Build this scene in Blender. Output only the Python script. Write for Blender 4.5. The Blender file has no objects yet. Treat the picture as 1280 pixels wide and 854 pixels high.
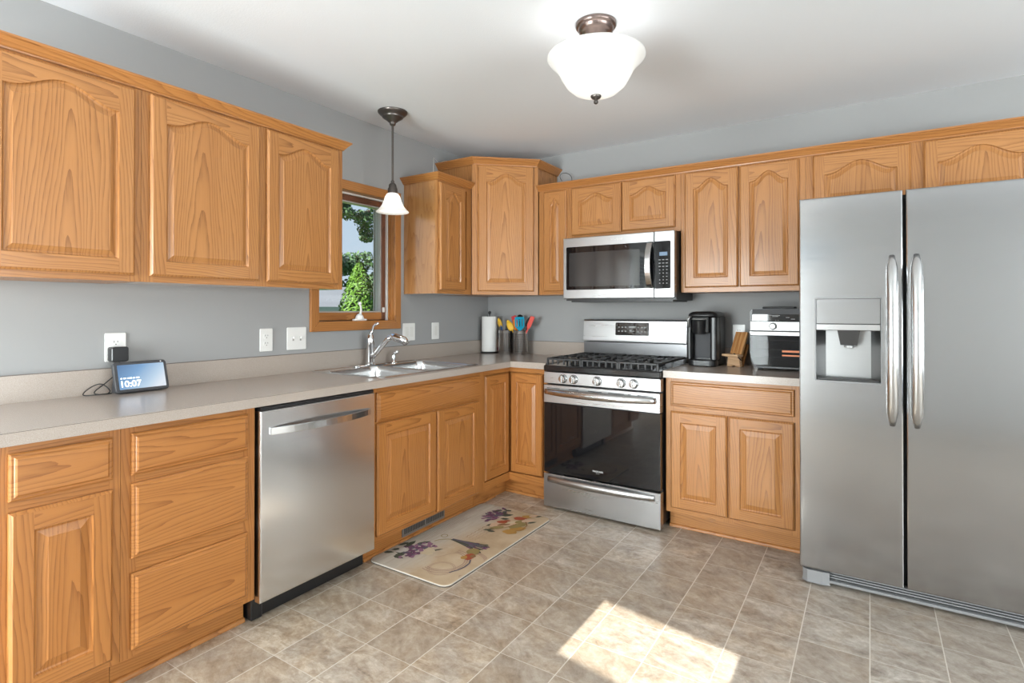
import bpy, bmesh, math, random
from mathutils import Matrix, Vector
SC = bpy.context.scene
COL = SC.collection
rnd = random.Random(7)
PI = math.pi

# ---------------------------------------------------------------- camera
cam_d = bpy.data.cameras.new('camera')
cam = bpy.data.objects.new('camera', cam_d); COL.objects.link(cam)
cam.location = (2.6624, -3.7451, 1.2561)
cam.rotation_euler = (math.radians(90.307), 0, math.radians(32.937))
cam_d.sensor_width = 36.0
cam_d.lens = 690.44 / 1280 * 36.0
cam_d.shift_y = -(427 - 384.19) / 1280
cam_d.clip_start = 0.02
SC.camera = cam

# ---------------------------------------------------------------- view and light
SC.view_settings.view_transform = 'Standard'
SC.view_settings.look = 'None'
SC.view_settings.exposure = 0.36
SC.view_settings.gamma = 1.0
SC.view_settings.use_curve_mapping = False
SC.cycles.use_denoising = True
SC.cycles.max_bounces = 10
SC.cycles.diffuse_bounces = 6
SC.cycles.glossy_bounces = 5
SC.cycles.transmission_bounces = 8
SC.cycles.transparent_max_bounces = 12
SC.cycles.sample_clamp_indirect = 6.0
SC.cycles.caustics_reflective = False
SC.cycles.caustics_refractive = False

W = bpy.data.worlds.new('world'); SC.world = W; W.use_nodes = True
wn, wl = W.node_tree.nodes, W.node_tree.links
wn.clear()
w_out = wn.new('ShaderNodeOutputWorld'); w_bg = wn.new('ShaderNodeBackground')
w_tc = wn.new('ShaderNodeTexCoord'); w_sep = wn.new('ShaderNodeSeparateXYZ'); w_r = wn.new('ShaderNodeValToRGB')
wl.new(w_tc.outputs['Generated'], w_sep.inputs[0]); wl.new(w_sep.outputs['Z'], w_r.inputs[0])
w_r.color_ramp.elements[0].position = 0.0; w_r.color_ramp.elements[0].color = (0.72, 0.86, 1.0, 1)
w_r.color_ramp.elements[1].position = 0.7; w_r.color_ramp.elements[1].color = (0.42, 0.60, 0.95, 1)
wl.new(w_r.outputs[0], w_bg.inputs['Color']); w_bg.inputs['Strength'].default_value = .68
wl.new(w_bg.outputs[0], w_out.inputs[0])

def lamp(name, kind, loc, energy, rot=(0, 0, 0), color=(1, 1, 1), size=None, size_y=None, radius=None, angle=None):
    d = bpy.data.lights.new(name, kind); d.energy = energy; d.color = color
    if size is not None:
        d.shape = 'RECTANGLE'; d.size = size; d.size_y = size_y or size
    if radius is not None: d.shadow_soft_size = radius
    if angle is not None: d.angle = angle
    o = bpy.data.objects.new(name, d); COL.objects.link(o)
    o.location = loc; o.rotation_euler = rot
    return o
# the sun: travels along +y, 28 degrees above the horizon, through a slanted opening cut to shape the sun patch
SUN_E = math.radians(28)
lamp('sun', 'SUN', (2, -9, 6), 13.5, rot=(PI/2 - SUN_E, 0, 0), color=(1.0, 0.965, 0.90), angle=math.radians(0.25))
# area lamps added as daylight, each outside its pane; all but the left opening invented
DAY = (0.93, 0.97, 1.0)
lamp('fill_back', 'AREA', (5.36, -5.62, 1.12), 60, rot=(PI/2, 0, 0), color=DAY, size=1.05, size_y=1.9)
lamp('fill_rear', 'AREA', (.90, -5.62, 1.06), 190, rot=(PI/2-math.radians(4), 0, 0), color=DAY, size=1.15, size_y=1.9)
lamp('fill_right', 'AREA', (6.22, -3.0, 1.25), 148, rot=(0, PI/2+math.radians(18), 0), color=DAY, size=1.4, size_y=2.9)
lamp('daylight_left', 'AREA', (-0.26, -4.5, 1.08), 65, rot=(0, -PI/2-math.radians(12), 0), color=DAY, size=1.9, size_y=1.0)

# ---------------------------------------------------------------- mesh helpers
X, Y, Z = Vector((1, 0, 0)), Vector((0, 1, 0)), Vector((0, 0, 1))
ID = Matrix.Identity(4)
def frame(o, u, v, w):
    m = Matrix.Identity(4)
    for i, a in enumerate((u, v, w)):
        for r in range(3): m[r][i] = a[r]
    for r in range(3): m[r][3] = o[r]
    return m
def F_left(x, y=0):  return frame((x, y, 0), Y, Z, X)        # faces +x ; u=+y
def F_back(y, x=0):  return frame((x, y, 0), X, Z, -Y)       # faces -y ; u=+x
def grain(axis, off=None, cen=(0, 0, 0)):
    """corner coordinate for the wood: (across, across, along)"""
    if off is None: off = (rnd.uniform(.08, .3), rnd.uniform(0, 9), rnd.uniform(0, 9))
    k = {'x': (1, 2, 0), 'y': (0, 2, 1), 'z': (0, 1, 2), 'zy': (1, 0, 2), 'xz': (2, 1, 0), 'yz': (2, 0, 1)}[axis]
    def f(v): return (v[k[0]] - cen[k[0]] + off[0], v[k[1]] - cen[k[1]] + off[1], v[k[2]] + off[2])
    return f
class MB:
    def __init__(s): s.v = []; s.f = []; s.m = []; s.s = []; s.g = []
    def mesh(s, vs, fs, mat=0, smooth=False, M=None, g=None):
        b = len(s.v); M = M or ID
        for p in vs: s.v.append(tuple(M @ Vector(p)))
        for f in fs:
            s.f.append(tuple(b + i for i in f)); s.m.append(mat); s.s.append(smooth)
            s.g.append([g(vs[i]) for i in f] if g else [(vs[i][0], vs[i][1], vs[i][2]) for i in f])
        return s
    def box(s, a, b, mat=0, M=None, g=None, c=0.0):
        x0, y0, z0 = (min(a[i], b[i]) for i in range(3)); x1, y1, z1 = (max(a[i], b[i]) for i in range(3))
        if c <= 0:
            vs = [(x, y, z) for z in (z0, z1) for y in (y0, y1) for x in (x0, x1)]
            return s.mesh(vs, [(0, 2, 3, 1), (4, 5, 7, 6), (0, 1, 5, 4), (2, 6, 7, 3), (0, 4, 6, 2), (1, 3, 7, 5)], mat, False, M, g)
        c = min(c, (x1-x0)*.49, (y1-y0)*.49, (z1-z0)*.49)
        vs = []; ix = {}
        def V(p):
            if p not in ix: ix[p] = len(vs); vs.append(p)
            return ix[p]
        def P(sx, sy, sz, ax):
            q = [x1 if sx else x0, y1 if sy else y0, z1 if sz else z0]; sg = (sx, sy, sz)
            for i in range(3):
                if i != ax: q[i] += -c if sg[i] else c
            return V(tuple(q))
        fs = []
        for ax in range(3):
            o = [i for i in range(3) if i != ax]
            for sd in (0, 1):
                r = []
                for p, q in ((0, 0), (1, 0), (1, 1), (0, 1)):
                    t = [0, 0, 0]; t[ax] = sd; t[o[0]] = p; t[o[1]] = q; r.append(P(*t, ax))
                fs.append(r)
        for ax in range(3):
            o = [i for i in range(3) if i != ax]
            for p in (0, 1):
                for q in (0, 1):
                    r = []
                    for sd, a2 in ((0, o[0]), (1, o[0]), (1, o[1]), (0, o[1])):
                        t = [0, 0, 0]; t[ax] = sd; t[o[0]] = p; t[o[1]] = q; r.append(P(*t, a2))
                    fs.append(r)
        for sx in (0, 1):
            for sy in (0, 1):
                for sz in (0, 1): fs.append([P(sx, sy, sz, k) for k in range(3)])
        ctr = Vector(((x0+x1)/2, (y0+y1)/2, (z0+z1)/2)); out = []
        for f in fs:
            a_, b_, c_ = (Vector(vs[i]) for i in f[:3]); n = (b_-a_).cross(c_-a_)
            m = sum((Vector(vs[i]) for i in f), Vector())/len(f)
            out.append(tuple(f) if n.dot(m-ctr) > 0 else tuple(reversed(f)))
        return s.mesh(vs, out, mat, False, M, g)
    def prism(s, pts, h0, h1, mat=0, M=None, g=None, smooth=False, c=0.0, caps=(True, True)):
        """pts: CCW outline in local xy, extruded along local z"""
        n = len(pts); rings = []
        if c > 0:
            ins = inset(pts, c); rings = [(ins, h0), (pts, h0+c), (pts, h1-c), (ins, h1)]
        else: rings = [(pts, h0), (pts, h1)]
        vs = [(p[0], p[1], h) for r, h in rings for p in r]; fs = []
        for k in range(len(rings)-1):
            for i in range(n):
                j = (i+1) % n; fs.append((k*n+i, k*n+j, (k+1)*n+j, (k+1)*n+i))
        s.mesh(vs, fs, mat, smooth, M, g)
        if caps[0]: s.mesh([(p[0], p[1], h0) for p in rings[0][0]], [tuple(range(n))[::-1]], mat, False, M, g)
        if caps[1]: s.mesh([(p[0], p[1], h1) for p in rings[-1][0]], [tuple(range(n))], mat, False, M, g)
        return s
    def loops(s, loops, mat=0, M=None, g=None, smooth=False, cap0=False, cap1=False, closed=True):
        n = len(loops[0]); vs = [p for l in loops for p in l]; fs = []
        for k in range(len(loops)-1):
            for i in range(n if closed else n-1):
                j = (i+1) % n; fs.append((k*n+i, k*n+j, (k+1)*n+j, (k+1)*n+i))
        if cap0: fs.append(tuple(range(n))[::-1])
        if cap1: fs.append(tuple((len(loops)-1)*n+i for i in range(n)))
        return s.mesh(vs, fs, mat, smooth, M, g)
    def lathe(s, prof, mat=0, M=None, n=32, g=None, sharp=38):
        segs = [[prof[0]]]
        for i in range(1, len(prof)):
            segs[-1].append(prof[i])
            if i < len(prof)-1:
                a = Vector((prof[i][0]-prof[i-1][0], prof[i][1]-prof[i-1][1])); b = Vector((prof[i+1][0]-prof[i][0], prof[i+1][1]-prof[i][1]))
                if a.length > 1e-9 and b.length > 1e-9 and math.degrees(a.angle(b)) > sharp: segs.append([prof[i]])
        for sg in segs:
            vs = []; fs = []
            for r, z in sg:
                for k in range(n):
                    t = 2*PI*k/n; vs.append((max(r, 1e-5)*math.cos(t), max(r, 1e-5)*math.sin(t), z))
            for k in range(len(sg)-1):
                for i in range(n):
                    j = (i+1) % n; fs.append((k*n+i, k*n+j, (k+1)*n+j, (k+1)*n+i))
            s.mesh(vs, fs, mat, True, M, g)
        return s
    def tube(s, path, r, mat=0, M=None, n=10, cap=True, sx=1.0, sy=1.0, g=None, up=None):
        P = [Vector(p) for p in path]; rr = r if isinstance(r, (list, tuple)) else [r]*len(P)
        T = []
        for i in range(len(P)):
            t = P[min(i+1, len(P)-1)] - P[max(i-1, 0)]; T.append(t.normalized())
        a = Vector(up) if up else (Z if abs(T[0].z) < .9 else X)
        N = (a - T[0]*a.dot(T[0])).normalized(); vs = []
        for i, p in enumerate(P):
            N = (N - T[i]*N.dot(T[i])).normalized(); B = T[i].cross(N)
            for k in range(n):
                t = 2*PI*k/n; vs.append(tuple(p + N*math.cos(t)*rr[i]*sx + B*math.sin(t)*rr[i]*sy))
        fs = []
        for k in range(len(P)-1):
            for i in range(n):
                j = (i+1) % n; fs.append((k*n+i, k*n+j, (k+1)*n+j, (k+1)*n+i))
        if cap: fs += [tuple(range(n))[::-1], tuple((len(P)-1)*n+i for i in range(n))]
        return s.mesh(vs, fs, mat, True, M, g)
    def strip(s, path, w, h, mat=0, M=None, wdir=None, c=0):
        """flat bar: rectangular section w (along wdir) by h, swept on path"""
        P = [Vector(p) for p in path]; vs = []; wd = Vector(wdir)
        for i, p in enumerate(P):
            t = (P[min(i+1, len(P)-1)] - P[max(i-1, 0)]).normalized(); nn = t.cross(wd).normalized()
            for a, b in ((-1, -1), (1, -1), (1, 1), (-1, 1)): vs.append(tuple(p + wd*a*w/2 + nn*b*h/2))
        fs = []
        for k in range(len(P)-1):
            for i in range(4):
                j = (i+1) % 4; fs.append((k*4+i, k*4+j, (k+1)*4+j, (k+1)*4+i))
        fs += [(3, 2, 1, 0), tuple((len(P)-1)*4+i for i in range(4))]
        return s.mesh(vs, fs, mat, False, M)
    def sphere(s, c, r, mat=0, M=None, n=16, sz=(1, 1, 1)):
        prof = [(math.sin(PI*k/10)*r, -math.cos(PI*k/10)*r) for k in range(11)]
        return s.lathe(prof, mat, (M or ID) @ Matrix.Translation(c) @ Matrix.Diagonal((*sz, 1)), n, sharp=180)
    def build(s, name, mats, parent=None, loc=None, bevel=0, seg=2):
        me = bpy.data.meshes.new(name)
        o = bpy.data.objects.new(name, me)
        L = Vector(loc) if loc else Vector((0, 0, 0))
        base = L.copy()
        if parent:
            base = world_loc(parent)+L
        me.from_pydata([tuple(Vector(v)-base) for v in s.v], [], s.f)
        at = me.attributes.new('gc', 'FLOAT_VECTOR', 'CORNER')
        flat = [c for f in s.g for v in f for c in v]
        at.data.foreach_set('vector', flat)
        mats = mats if isinstance(mats, (list, tuple)) else [mats]
        for m in mats: me.materials.append(m)
        me.polygons.foreach_set('material_index', s.m); me.polygons.foreach_set('use_smooth', s.s)
        me.update()
        COL.objects.link(o)
        o.location = L
        if parent: o.parent = parent
        if bevel:
            bm_ = o.modifiers.new('bevel', 'BEVEL'); bm_.width = bevel; bm_.segments = seg; bm_.limit_method = 'ANGLE'; bm_.angle_limit = math.radians(40)
        return o
def world_loc(o):
    l = Vector((0, 0, 0))
    while o: l = l + Vector(o.location); o = o.parent
    return l
def inset(pts, d):
    n = len(pts); out = []
    for i in range(n):
        p0, p1, p2 = (Vector(pts[(i+k) % n][:2]) for k in (-1, 0, 1))
        e1 = (p1-p0); e2 = (p2-p1)
        e1 = e1.normalized() if e1.length > 1e-9 else e2.normalized(); e2 = e2.normalized() if e2.length > 1e-9 else e1
        n1 = Vector((-e1.y, e1.x)); n2 = Vector((-e2.y, e2.x)); b = n1+n2
        k = d/max(.3, 1+n1.dot(n2)); q = p1+b*k
        out.append((q.x, q.y))
    return out
def rrect(x0, x1, y0, y1, r, n=5):
    out = []
    for cx, cy, a0 in ((x1-r, y0+r, -PI/2), (x1-r, y1-r, 0), (x0+r, y1-r, PI/2), (x0+r, y0+r, PI)):
        for k in range(n+1):
            a = a0+PI/2*k/n; out.append((cx+r*math.cos(a), cy+r*math.sin(a)))
    return out
def thing(name, label, cat, loc=(0, 0, 0), group=None):
    o = bpy.data.objects.new(name, None); COL.objects.link(o); o.location = loc; o.empty_display_size = .1
    return tag(o, label, cat, group)
def tag(o, label, cat, group=None):
    o['label'] = label; o['category'] = cat
    if group: o['group'] = group
    return o
def struct(o): o['kind'] = 'structure'; return o
def text(name, s, size, M, mat, parent, ex=.0004, align='CENTER', weight=0.0):
    d = bpy.data.curves.new(name, 'FONT'); d.body = s; d.size = size; d.extrude = ex; d.align_x = align; d.align_y = 'CENTER'; d.offset = weight
    d.materials.append(mat)
    tmp = bpy.data.objects.new(name, d); COL.objects.link(tmp); bpy.context.view_layer.update()
    me = bpy.data.meshes.new_from_object(tmp.evaluated_get(bpy.context.evaluated_depsgraph_get()))
    bpy.data.objects.remove(tmp); bpy.data.curves.remove(d); me.name = name
    o = bpy.data.objects.new(name, me); COL.objects.link(o)
    o.parent = parent; o.matrix_local = Matrix.Translation(-world_loc(parent)) @ M
    return o

# ---------------------------------------------------------------- materials
class NT:
    def __init__(s, name):
        s.mat = bpy.data.materials.new(name); s.mat.use_nodes = True
        s.n = s.mat.node_tree.nodes; s.l = s.mat.node_tree.links; s.n.clear()
        s.out = s.n.new('ShaderNodeOutputMaterial'); s.b = s.n.new('ShaderNodeBsdfPrincipled')
        s.l.new(s.b.outputs[0], s.out.inputs[0])
    def put(s, sock, v):
        if isinstance(v, bpy.types.NodeSocket): s.l.new(v, sock)
        elif isinstance(v, (tuple, list)) and sock.type == 'RGBA' and len(v) == 3: sock.default_value = (*v, 1)
        else: sock.default_value = v
    def node(s, t, outp=0, props=None, **kw):
        n = s.n.new('ShaderNode'+t)
        for k, v in (props or {}).items(): setattr(n, k, v)
        for k, v in kw.items():
            key = k.replace('_', ' ') if not k.startswith('i') or not k[1:].isdigit() else int(k[1:])
            s.put(n.inputs[key], v)
        return n.outputs[outp]
    def m(s, op, a, b=0.0, c=0.0):
        n = s.n.new('ShaderNodeMath'); n.operation = op
        for i, v in enumerate((a, b, c)): s.put(n.inputs[i], v)
        return n.outputs[0]
    def mix(s, f, a, b, blend='MIX'):
        n = s.n.new('ShaderNodeMix'); n.data_type = 'RGBA'; n.blend_type = blend
        s.put(n.inputs[0], f); s.put(n.inputs[6], a); s.put(n.inputs[7], b); return n.outputs[2]
    def ramp(s, f, stops):
        n = s.n.new('ShaderNodeValToRGB'); s.put(n.inputs[0], f); e = n.color_ramp.elements
        while len(e) > 1: e.remove(e[-1])
        e[0].position = stops[0][0]; e[0].color = (*stops[0][1], 1)
        for p, c in stops[1:]: q = e.new(p); q.color = (*c, 1)
        return n.outputs[0]
    def noise(s, vec, scale, detail=3, rough=.5, dist=0.0, outp=0):
        return s.node('TexNoise', outp, Vector=vec, Scale=scale, Detail=detail, Roughness=rough, Distortion=dist)
    def vscale(s, vec, sc):
        return s.node('Mapping', 0, Vector=vec, Scale=sc)
    def bump(s, h, strength=.2, dist=.002):
        s.put(s.b.inputs['Normal'], s.node('Bump', 0, Height=h, Strength=strength, Distance=dist))
    def set(s, **kw):
        for k, v in kw.items(): s.put(s.b.inputs[k.replace('_', ' ')], v)
        return s
def obj_vec(t): return t.node('TexCoord', 3)
def simple(name, color, rough=.5, metal=0.0, coat=0.0, spec=.5, emis=None, es=0.0, bumpn=None, var=0.0, **kw):
    t = NT(name); t.set(Base_Color=color, Roughness=rough, Metallic=metal, Coat_Weight=coat, Specular_IOR_Level=spec)
    if emis: t.set(Emission_Color=emis, Emission_Strength=es)
    v = obj_vec(t)
    if var:
        f = t.noise(v, 14, 4); t.set(Base_Color=t.mix(f, tuple(c*(1-var) for c in color), tuple(min(1, c*(1+var)) for c in color)))
    if bumpn: t.bump(t.noise(v, bumpn[0], 3), bumpn[1], bumpn[2] if len(bumpn) > 2 else .002)
    for k, q in kw.items(): t.put(t.b.inputs[k.replace('_', ' ')], q)
    return t.mat
def oak(name, dark, mid, light, gloss=.34, coat=.18, ior=1.5):
    t = NT(name)
    gc = t.node('Attribute', 1, {'attribute_name': 'gc'})
    sep = t.n.new('ShaderNodeSeparateXYZ'); t.l.new(gc, sep.inputs[0])
    a, b, c = sep.outputs
    low = t.noise(t.vscale(gc, (9, 9, 1.1)), 1.0, 2, .5)
    wob = t.noise(t.vscale(gc, (30, 30, 5)), 1.0, 3, .55)
    aa = t.m('ADD', a, t.m('MULTIPLY', t.m('SUBTRACT', low, .5), .10))
    r = t.m('SQRT', t.m('ADD', t.m('MULTIPLY', aa, aa), .0006))
    ph = t.m('ADD', t.m('MULTIPLY', r, 84), t.m('MULTIPLY', c, 4.2))
    ph = t.m('ADD', ph, t.m('MULTIPLY', wob, .75))
    w = t.m('FRACT', ph)
    ring = t.m('POWER', w, 3.4)
    pore = t.noise(t.vscale(gc, (520, 520, 11)), 1.0, 2, .6)
    pore = t.m('MULTIPLY', t.m('MAXIMUM', t.m('SUBTRACT', pore, .53), 0.0), 4.0)
    fine = t.noise(t.vscale(gc, (170, 170, 4)), 1.0, 3, .6)
    broad = t.noise(t.vscale(gc, (12, 12, .9)), 1.0, 2)
    base = t.mix(t.m('MULTIPLY_ADD', broad, 1.5, -.25), mid, light)
    base = t.mix(t.m('MULTIPLY', ring, t.m('MULTIPLY_ADD', fine, .9, .26)), base, dark)
    base = t.mix(t.m('MULTIPLY', pore, t.m('MULTIPLY_ADD', ring, .75, .2)), base, tuple(q*.62 for q in dark))
    t.set(Base_Color=base, Roughness=t.m('MULTIPLY_ADD', fine, .14, gloss-.05), Coat_Weight=coat, Coat_Roughness=.15, IOR=ior, Specular_IOR_Level=.38)
    t.bump(t.m('ADD', pore, t.m('MULTIPLY', fine, .4)), .12, .0006)
    return t.mat
def brushed(name, color, rough, scale=(3, 3, 900), var=.05, an=.0):
    t = NT(name); v = obj_vec(t)
    f = t.noise(t.vscale(v, scale), 1.0, 2, .5)
    t.set(Metallic=1.0, Base_Color=t.mix(f, tuple(c*(1-var) for c in color), tuple(min(1, c*(1+var)) for c in color)),
          Roughness=t.m('MULTIPLY_ADD', f, .04, rough-.02))
    if an: t.set(Anisotropic=an)
    return t.mat

M_OAK = oak('oak', (.185, .067, .018), (.37, .155, .0455), (.45, .206, .067))
M_OAKB = oak('oak_base', (.20, .066, .014), (.365, .140, .034), (.44, .185, .051))
M_OAKS = oak('oak_end_panel', (.33, .143, .043), (.42, .195, .065), (.48, .235, .087), gloss=.12, coat=1.0, ior=1.7)
M_OAKT = oak('oak_trim', (.22, .078, .019), (.37, .148, .041), (.44, .19, .054), gloss=.38)
M_OAKSHADE = oak('shaded_sash_oak', (.07, .028, .016), (.13, .05, .026), (.17, .065, .034), gloss=.4)  # oak darkened: the shade on the sash is put into its colour
M_BLOCK = oak('striped_wood', (.16, .06, .02), (.46, .22, .08), (.62, .36, .16), gloss=.45)
M_INT = simple('cabinet_interior', (.16, .075, .03), .7)
M_WALL = simple('wall_paint', (.325, .325, .325), .85, bumpn=(420, .12, .0008), spec=.25)
M_WALLR = simple('rear_wall_bounce', (.58, .58, .58), .85, bumpn=(420, .12, .0008), spec=.25)  # unseen walls made paler than the kitchen's to bounce fill light forward
M_CEIL = simple('ceiling_paint', (.74, .765, .80), .95, bumpn=(150, .35, .002), spec=.1)
M_WHITE = simple('white_plastic', (.78, .77, .75), .35)
M_VINYL = simple('white_vinyl', (.72, .71, .68), .4)
M_GREYVINYL = simple('grey_vinyl', (.36, .34, .32), .45)
M_SLOT = simple('dark_slot', (.02, .018, .016), .6)
M_STEEL = brushed('stainless_steel', (.46, .46, .465), .28, (2, 2, 60), .0, an=.3)
M_STEELV = brushed('stainless_door', (.43, .43, .435), .16, (2, 2, 60), .0, an=.3)
M_STEELW = brushed('stainless_dishwasher', (.74, .74, .745), .20, (2, 2, 60), .0, an=.45)
M_STEELH = brushed('stainless_handle', (.60, .60, .60), .20, (2, 2, 40), .0)
M_STEELD = brushed('dark_stainless', (.16, .16, .165), .30, (3, 3, 500), .05)
M_SINK = brushed('sink_steel', (.68, .68, .68), .22, (200, 4, 4), .04)
M_CHROME = simple('chrome', (.78, .78, .79), .07, metal=1.0)
M_BLACK = simple('black_plastic', (.012, .012, .013), .32)
M_BLACKM = simple('matte_black', (.014, .014, .014), .6)
M_BLACKG = simple('black_enamel', (.008, .008, .009), .14, coat=.3)
M_GLASSK = simple('black_glass', (.006, .006, .007), .04, spec=.6)
M_GLASSMW = simple('dark_grey_glass', (.035, .035, .036), .06, spec=.7)
M_IRON = simple('cast_iron', (.018, .018, .019), .42, bumpn=(300, .2))
M_BRONZE = simple('oiled_bronze', (.115, .10, .092), .36, metal=.8)
M_COPPER = simple('brushed_pewter', (.20, .15, .135), .26, metal=.9)
M_VENT = simple('vent_metal', (.15, .13, .115), .45)
M_GREYP = simple('grey_plastic', (.22, .22, .225), .4)
M_SILVER = simple('silver_plastic', (.42, .42, .42), .34, metal=.6)
M_PAPER = simple('paper_towel', (.80, .79, .77), .95, bumpn=(260, .4))
M_MARK = simple('white_marking', (.70, .70, .70), .5)
M_MARKG = simple('grey_marking', (.30, .30, .30), .5)
M_DISPLAY = simple('blue_display', (.03, .05, .07), .2, emis=(.25, .42, .65), es=.35)
M_ORANGE = simple('orange_sticker', (.72, .22, .08), .5)
M_TEAL = simple('teal_silicone', (.0, .27, .42), .45)
M_YELLOW = simple('yellow_silicone', (.72, .42, .02), .45)
M_ORNG = simple('orange_silicone', (.75, .20, .02), .45)
M_RED = simple('red_silicone', (.55, .02, .03), .45)
M_CORAL = simple('coral_silicone', (.68, .09, .07), .45)
M_BLUE = simple('blue_silicone', (.02, .12, .36), .45)
M_WOODL = oak('pale_wood', (.40, .22, .11), (.60, .38, .22), (.68, .46, .28), gloss=.5, coat=0)
M_DKRED = simple('dark_red_plastic', (.10, .008, .01), .4)
def glass_mat():
    t = NT('window_glass'); t.n.remove(t.b)
    tr = t.n.new('ShaderNodeBsdfTransparent'); gl = t.n.new('ShaderNodeBsdfGlossy'); gl.inputs['Roughness'].default_value = .02
    fr = t.n.new('ShaderNodeFresnel'); fr.inputs[0].default_value = 1.45; mx = t.n.new('ShaderNodeMixShader')
    tr.inputs[0].default_value = (.96, .98, .97, 1)
    geo = t.n.new('ShaderNodeNewGeometry')
    t.l.new(t.m('MULTIPLY', fr.outputs[0], t.m('SUBTRACT', 1.0, geo.outputs['Backfacing'])), mx.inputs[0])
    t.l.new(tr.outputs[0], mx.inputs[1]); t.l.new(gl.outputs[0], mx.inputs[2]); t.l.new(mx.outputs[0], t.out.inputs[0])
    return t.mat
M_GLASS = glass_mat()
def tint_glass(name, col, mixf):
    t = NT(name); t.set(Base_Color=col, Roughness=.04, Specular_IOR_Level=.22)
    tr = t.n.new('ShaderNodeBsdfTransparent'); mx = t.n.new('ShaderNodeMixShader'); mx.inputs[0].default_value = mixf
    t.l.new(tr.outputs[0], mx.inputs[1]); t.l.new(t.b.outputs[0], mx.inputs[2]); t.l.new(mx.outputs[0], t.out.inputs[0])
    return t.mat
M_TINT = tint_glass('smoked_glass', (.02, .02, .022), .62)
def lamp_glass(name, es, tint=(1, .97, .93)):
    t = NT(name); t.set(Base_Color=(.80, .80, .79), Roughness=.25, Emission_Color=tint, Emission_Strength=es, Coat_Weight=.2)
    tl = t.n.new('ShaderNodeBsdfTranslucent'); tl.inputs[0].default_value = (.92, .91, .89, 1); mx = t.n.new('ShaderNodeMixShader'); mx.inputs[0].default_value = .5
    t.l.new(tl.outputs[0], mx.inputs[1]); t.l.new(t.b.outputs[0], mx.inputs[2]); t.l.new(mx.outputs[0], t.out.inputs[0])
    return t.mat
M_BOWL = lamp_glass('frosted_bowl_glass', .10)
M_SHADE = lamp_glass('frosted_shade_glass', .3)
def laminate():
    t = NT('speckled_laminate'); v = obj_vec(t)
    n1 = t.noise(v, 420, 1, .5); n2 = t.noise(v, 230, 1, .5)
    c = t.ramp(n1, [(.25, (.315, .262, .225)), (.45, (.385, .328, .285)), (.60, (.41, .352, .308)), (.78, (.48, .42, .375))])
    c = t.mix(t.m('MULTIPLY', n2, .35), c, (.385, .328, .285))
    t.set(Base_Color=c, Roughness=.24, Specular_IOR_Level=.6)
    return t.mat
M_LAM = laminate()
M_SEAM = simple('laminate_seam', (.11, .085, .075), .6)
def floor_mat():
    t = NT('vinyl_tile_floor'); v = obj_vec(t)
    sep = t.n.new('ShaderNodeSeparateXYZ'); t.l.new(v, sep.inputs[0]); x, y, z = sep.outputs
    px, py = .2275, .2305
    u = t.m('DIVIDE', t.m('SUBTRACT', x, .6115), px); w = t.m('DIVIDE', t.m('SUBTRACT', y, -2.063), py)
    iu, iw = t.m('FLOOR', u), t.m('FLOOR', w); fu, fw = t.m('FRACT', u), t.m('FRACT', w)
    eu = t.m('MULTIPLY', t.m('MINIMUM', fu, t.m('SUBTRACT', 1.0, fu)), px)
    ew = t.m('MULTIPLY', t.m('MINIMUM', fw, t.m('SUBTRACT', 1.0, fw)), py)
    wx = t.noise(v, 60, 2); gw = t.m('MULTIPLY_ADD', wx, .0012, .0013)
    gu = t.m('LESS_THAN', eu, gw); gy = t.m('LESS_THAN', ew, t.m('MULTIPLY', gw, .75))
    cmb = t.n.new('ShaderNodeCombineXYZ'); t.l.new(iu, cmb.inputs[0]); t.l.new(iw, cmb.inputs[1])
    wn_ = t.n.new('ShaderNodeTexWhiteNoise'); wn_.noise_dimensions = '2D'; t.l.new(cmb.outputs[0], wn_.inputs['Vector'])
    rv, rc = wn_.outputs['Value'], wn_.outputs['Color']
    va = t.n.new('ShaderNodeVectorMath'); va.operation = 'MULTIPLY_ADD'; t.put(va.inputs[0], rc); va.inputs[1].default_value = (9, 9, 9); t.put(va.inputs[2], v)
    pv = va.outputs[0]
    rot = t.n.new('ShaderNodeVectorRotate'); rot.rotation_type = 'Z_AXIS'; t.put(rot.inputs['Vector'], pv); t.put(rot.inputs['Angle'], t.m('MULTIPLY_ADD', rv, 1.1, -.3))
    na = t.noise(t.vscale(rot.outputs[0], (7, 15, 1)), 1.0, 8, .72, .6); nb = t.noise(pv, 34, 6, .75, .5)
    n1 = t.m('ADD', t.m('MULTIPLY', na, .62), t.m('MULTIPLY', nb, .38))
    n2 = t.noise(pv, 6, 4, .6, .6); n3 = t.noise(pv, 190, 2, .7)
    c = t.ramp(n1, [(.34, (.165, .105, .060)), (.44, (.345, .25, .165)), (.54, (.51, .41, .305)), (.66, (.72, .64, .53))])
    c2 = t.ramp(n1, [(.34, (.16, .125, .10)), (.44, (.325, .275, .23)), (.54, (.48, .43, .375)), (.66, (.69, .64, .58))])
    c = t.mix(t.m('MULTIPLY_ADD', n2, 2.4, t.m('MULTIPLY_ADD', sep.outputs[0], .36, -1.25)), c, c2)  # greyer towards the right: the change of light is put into the tile colour
    c = t.mix(t.m('MULTIPLY', rv, .50), c, (.25, .19, .14))
    c = t.mix(t.m('MULTIPLY', n3, .14), c, (.20, .15, .11))
    gm = t.m('MAXIMUM', t.m('MULTIPLY', gu, .95), t.m('MULTIPLY', gy, .75))
    c = t.mix(gm, c, (.62, .575, .51))
    t.set(Base_Color=c, Roughness=t.m('MULTIPLY_ADD', n2, .16, .27), Specular_IOR_Level=.45)
    t.bump(t.m('SUBTRACT', t.m('MULTIPLY', n1, .5), gm), .18, .0012)
    return t.mat
M_FLOOR = floor_mat()
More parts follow.
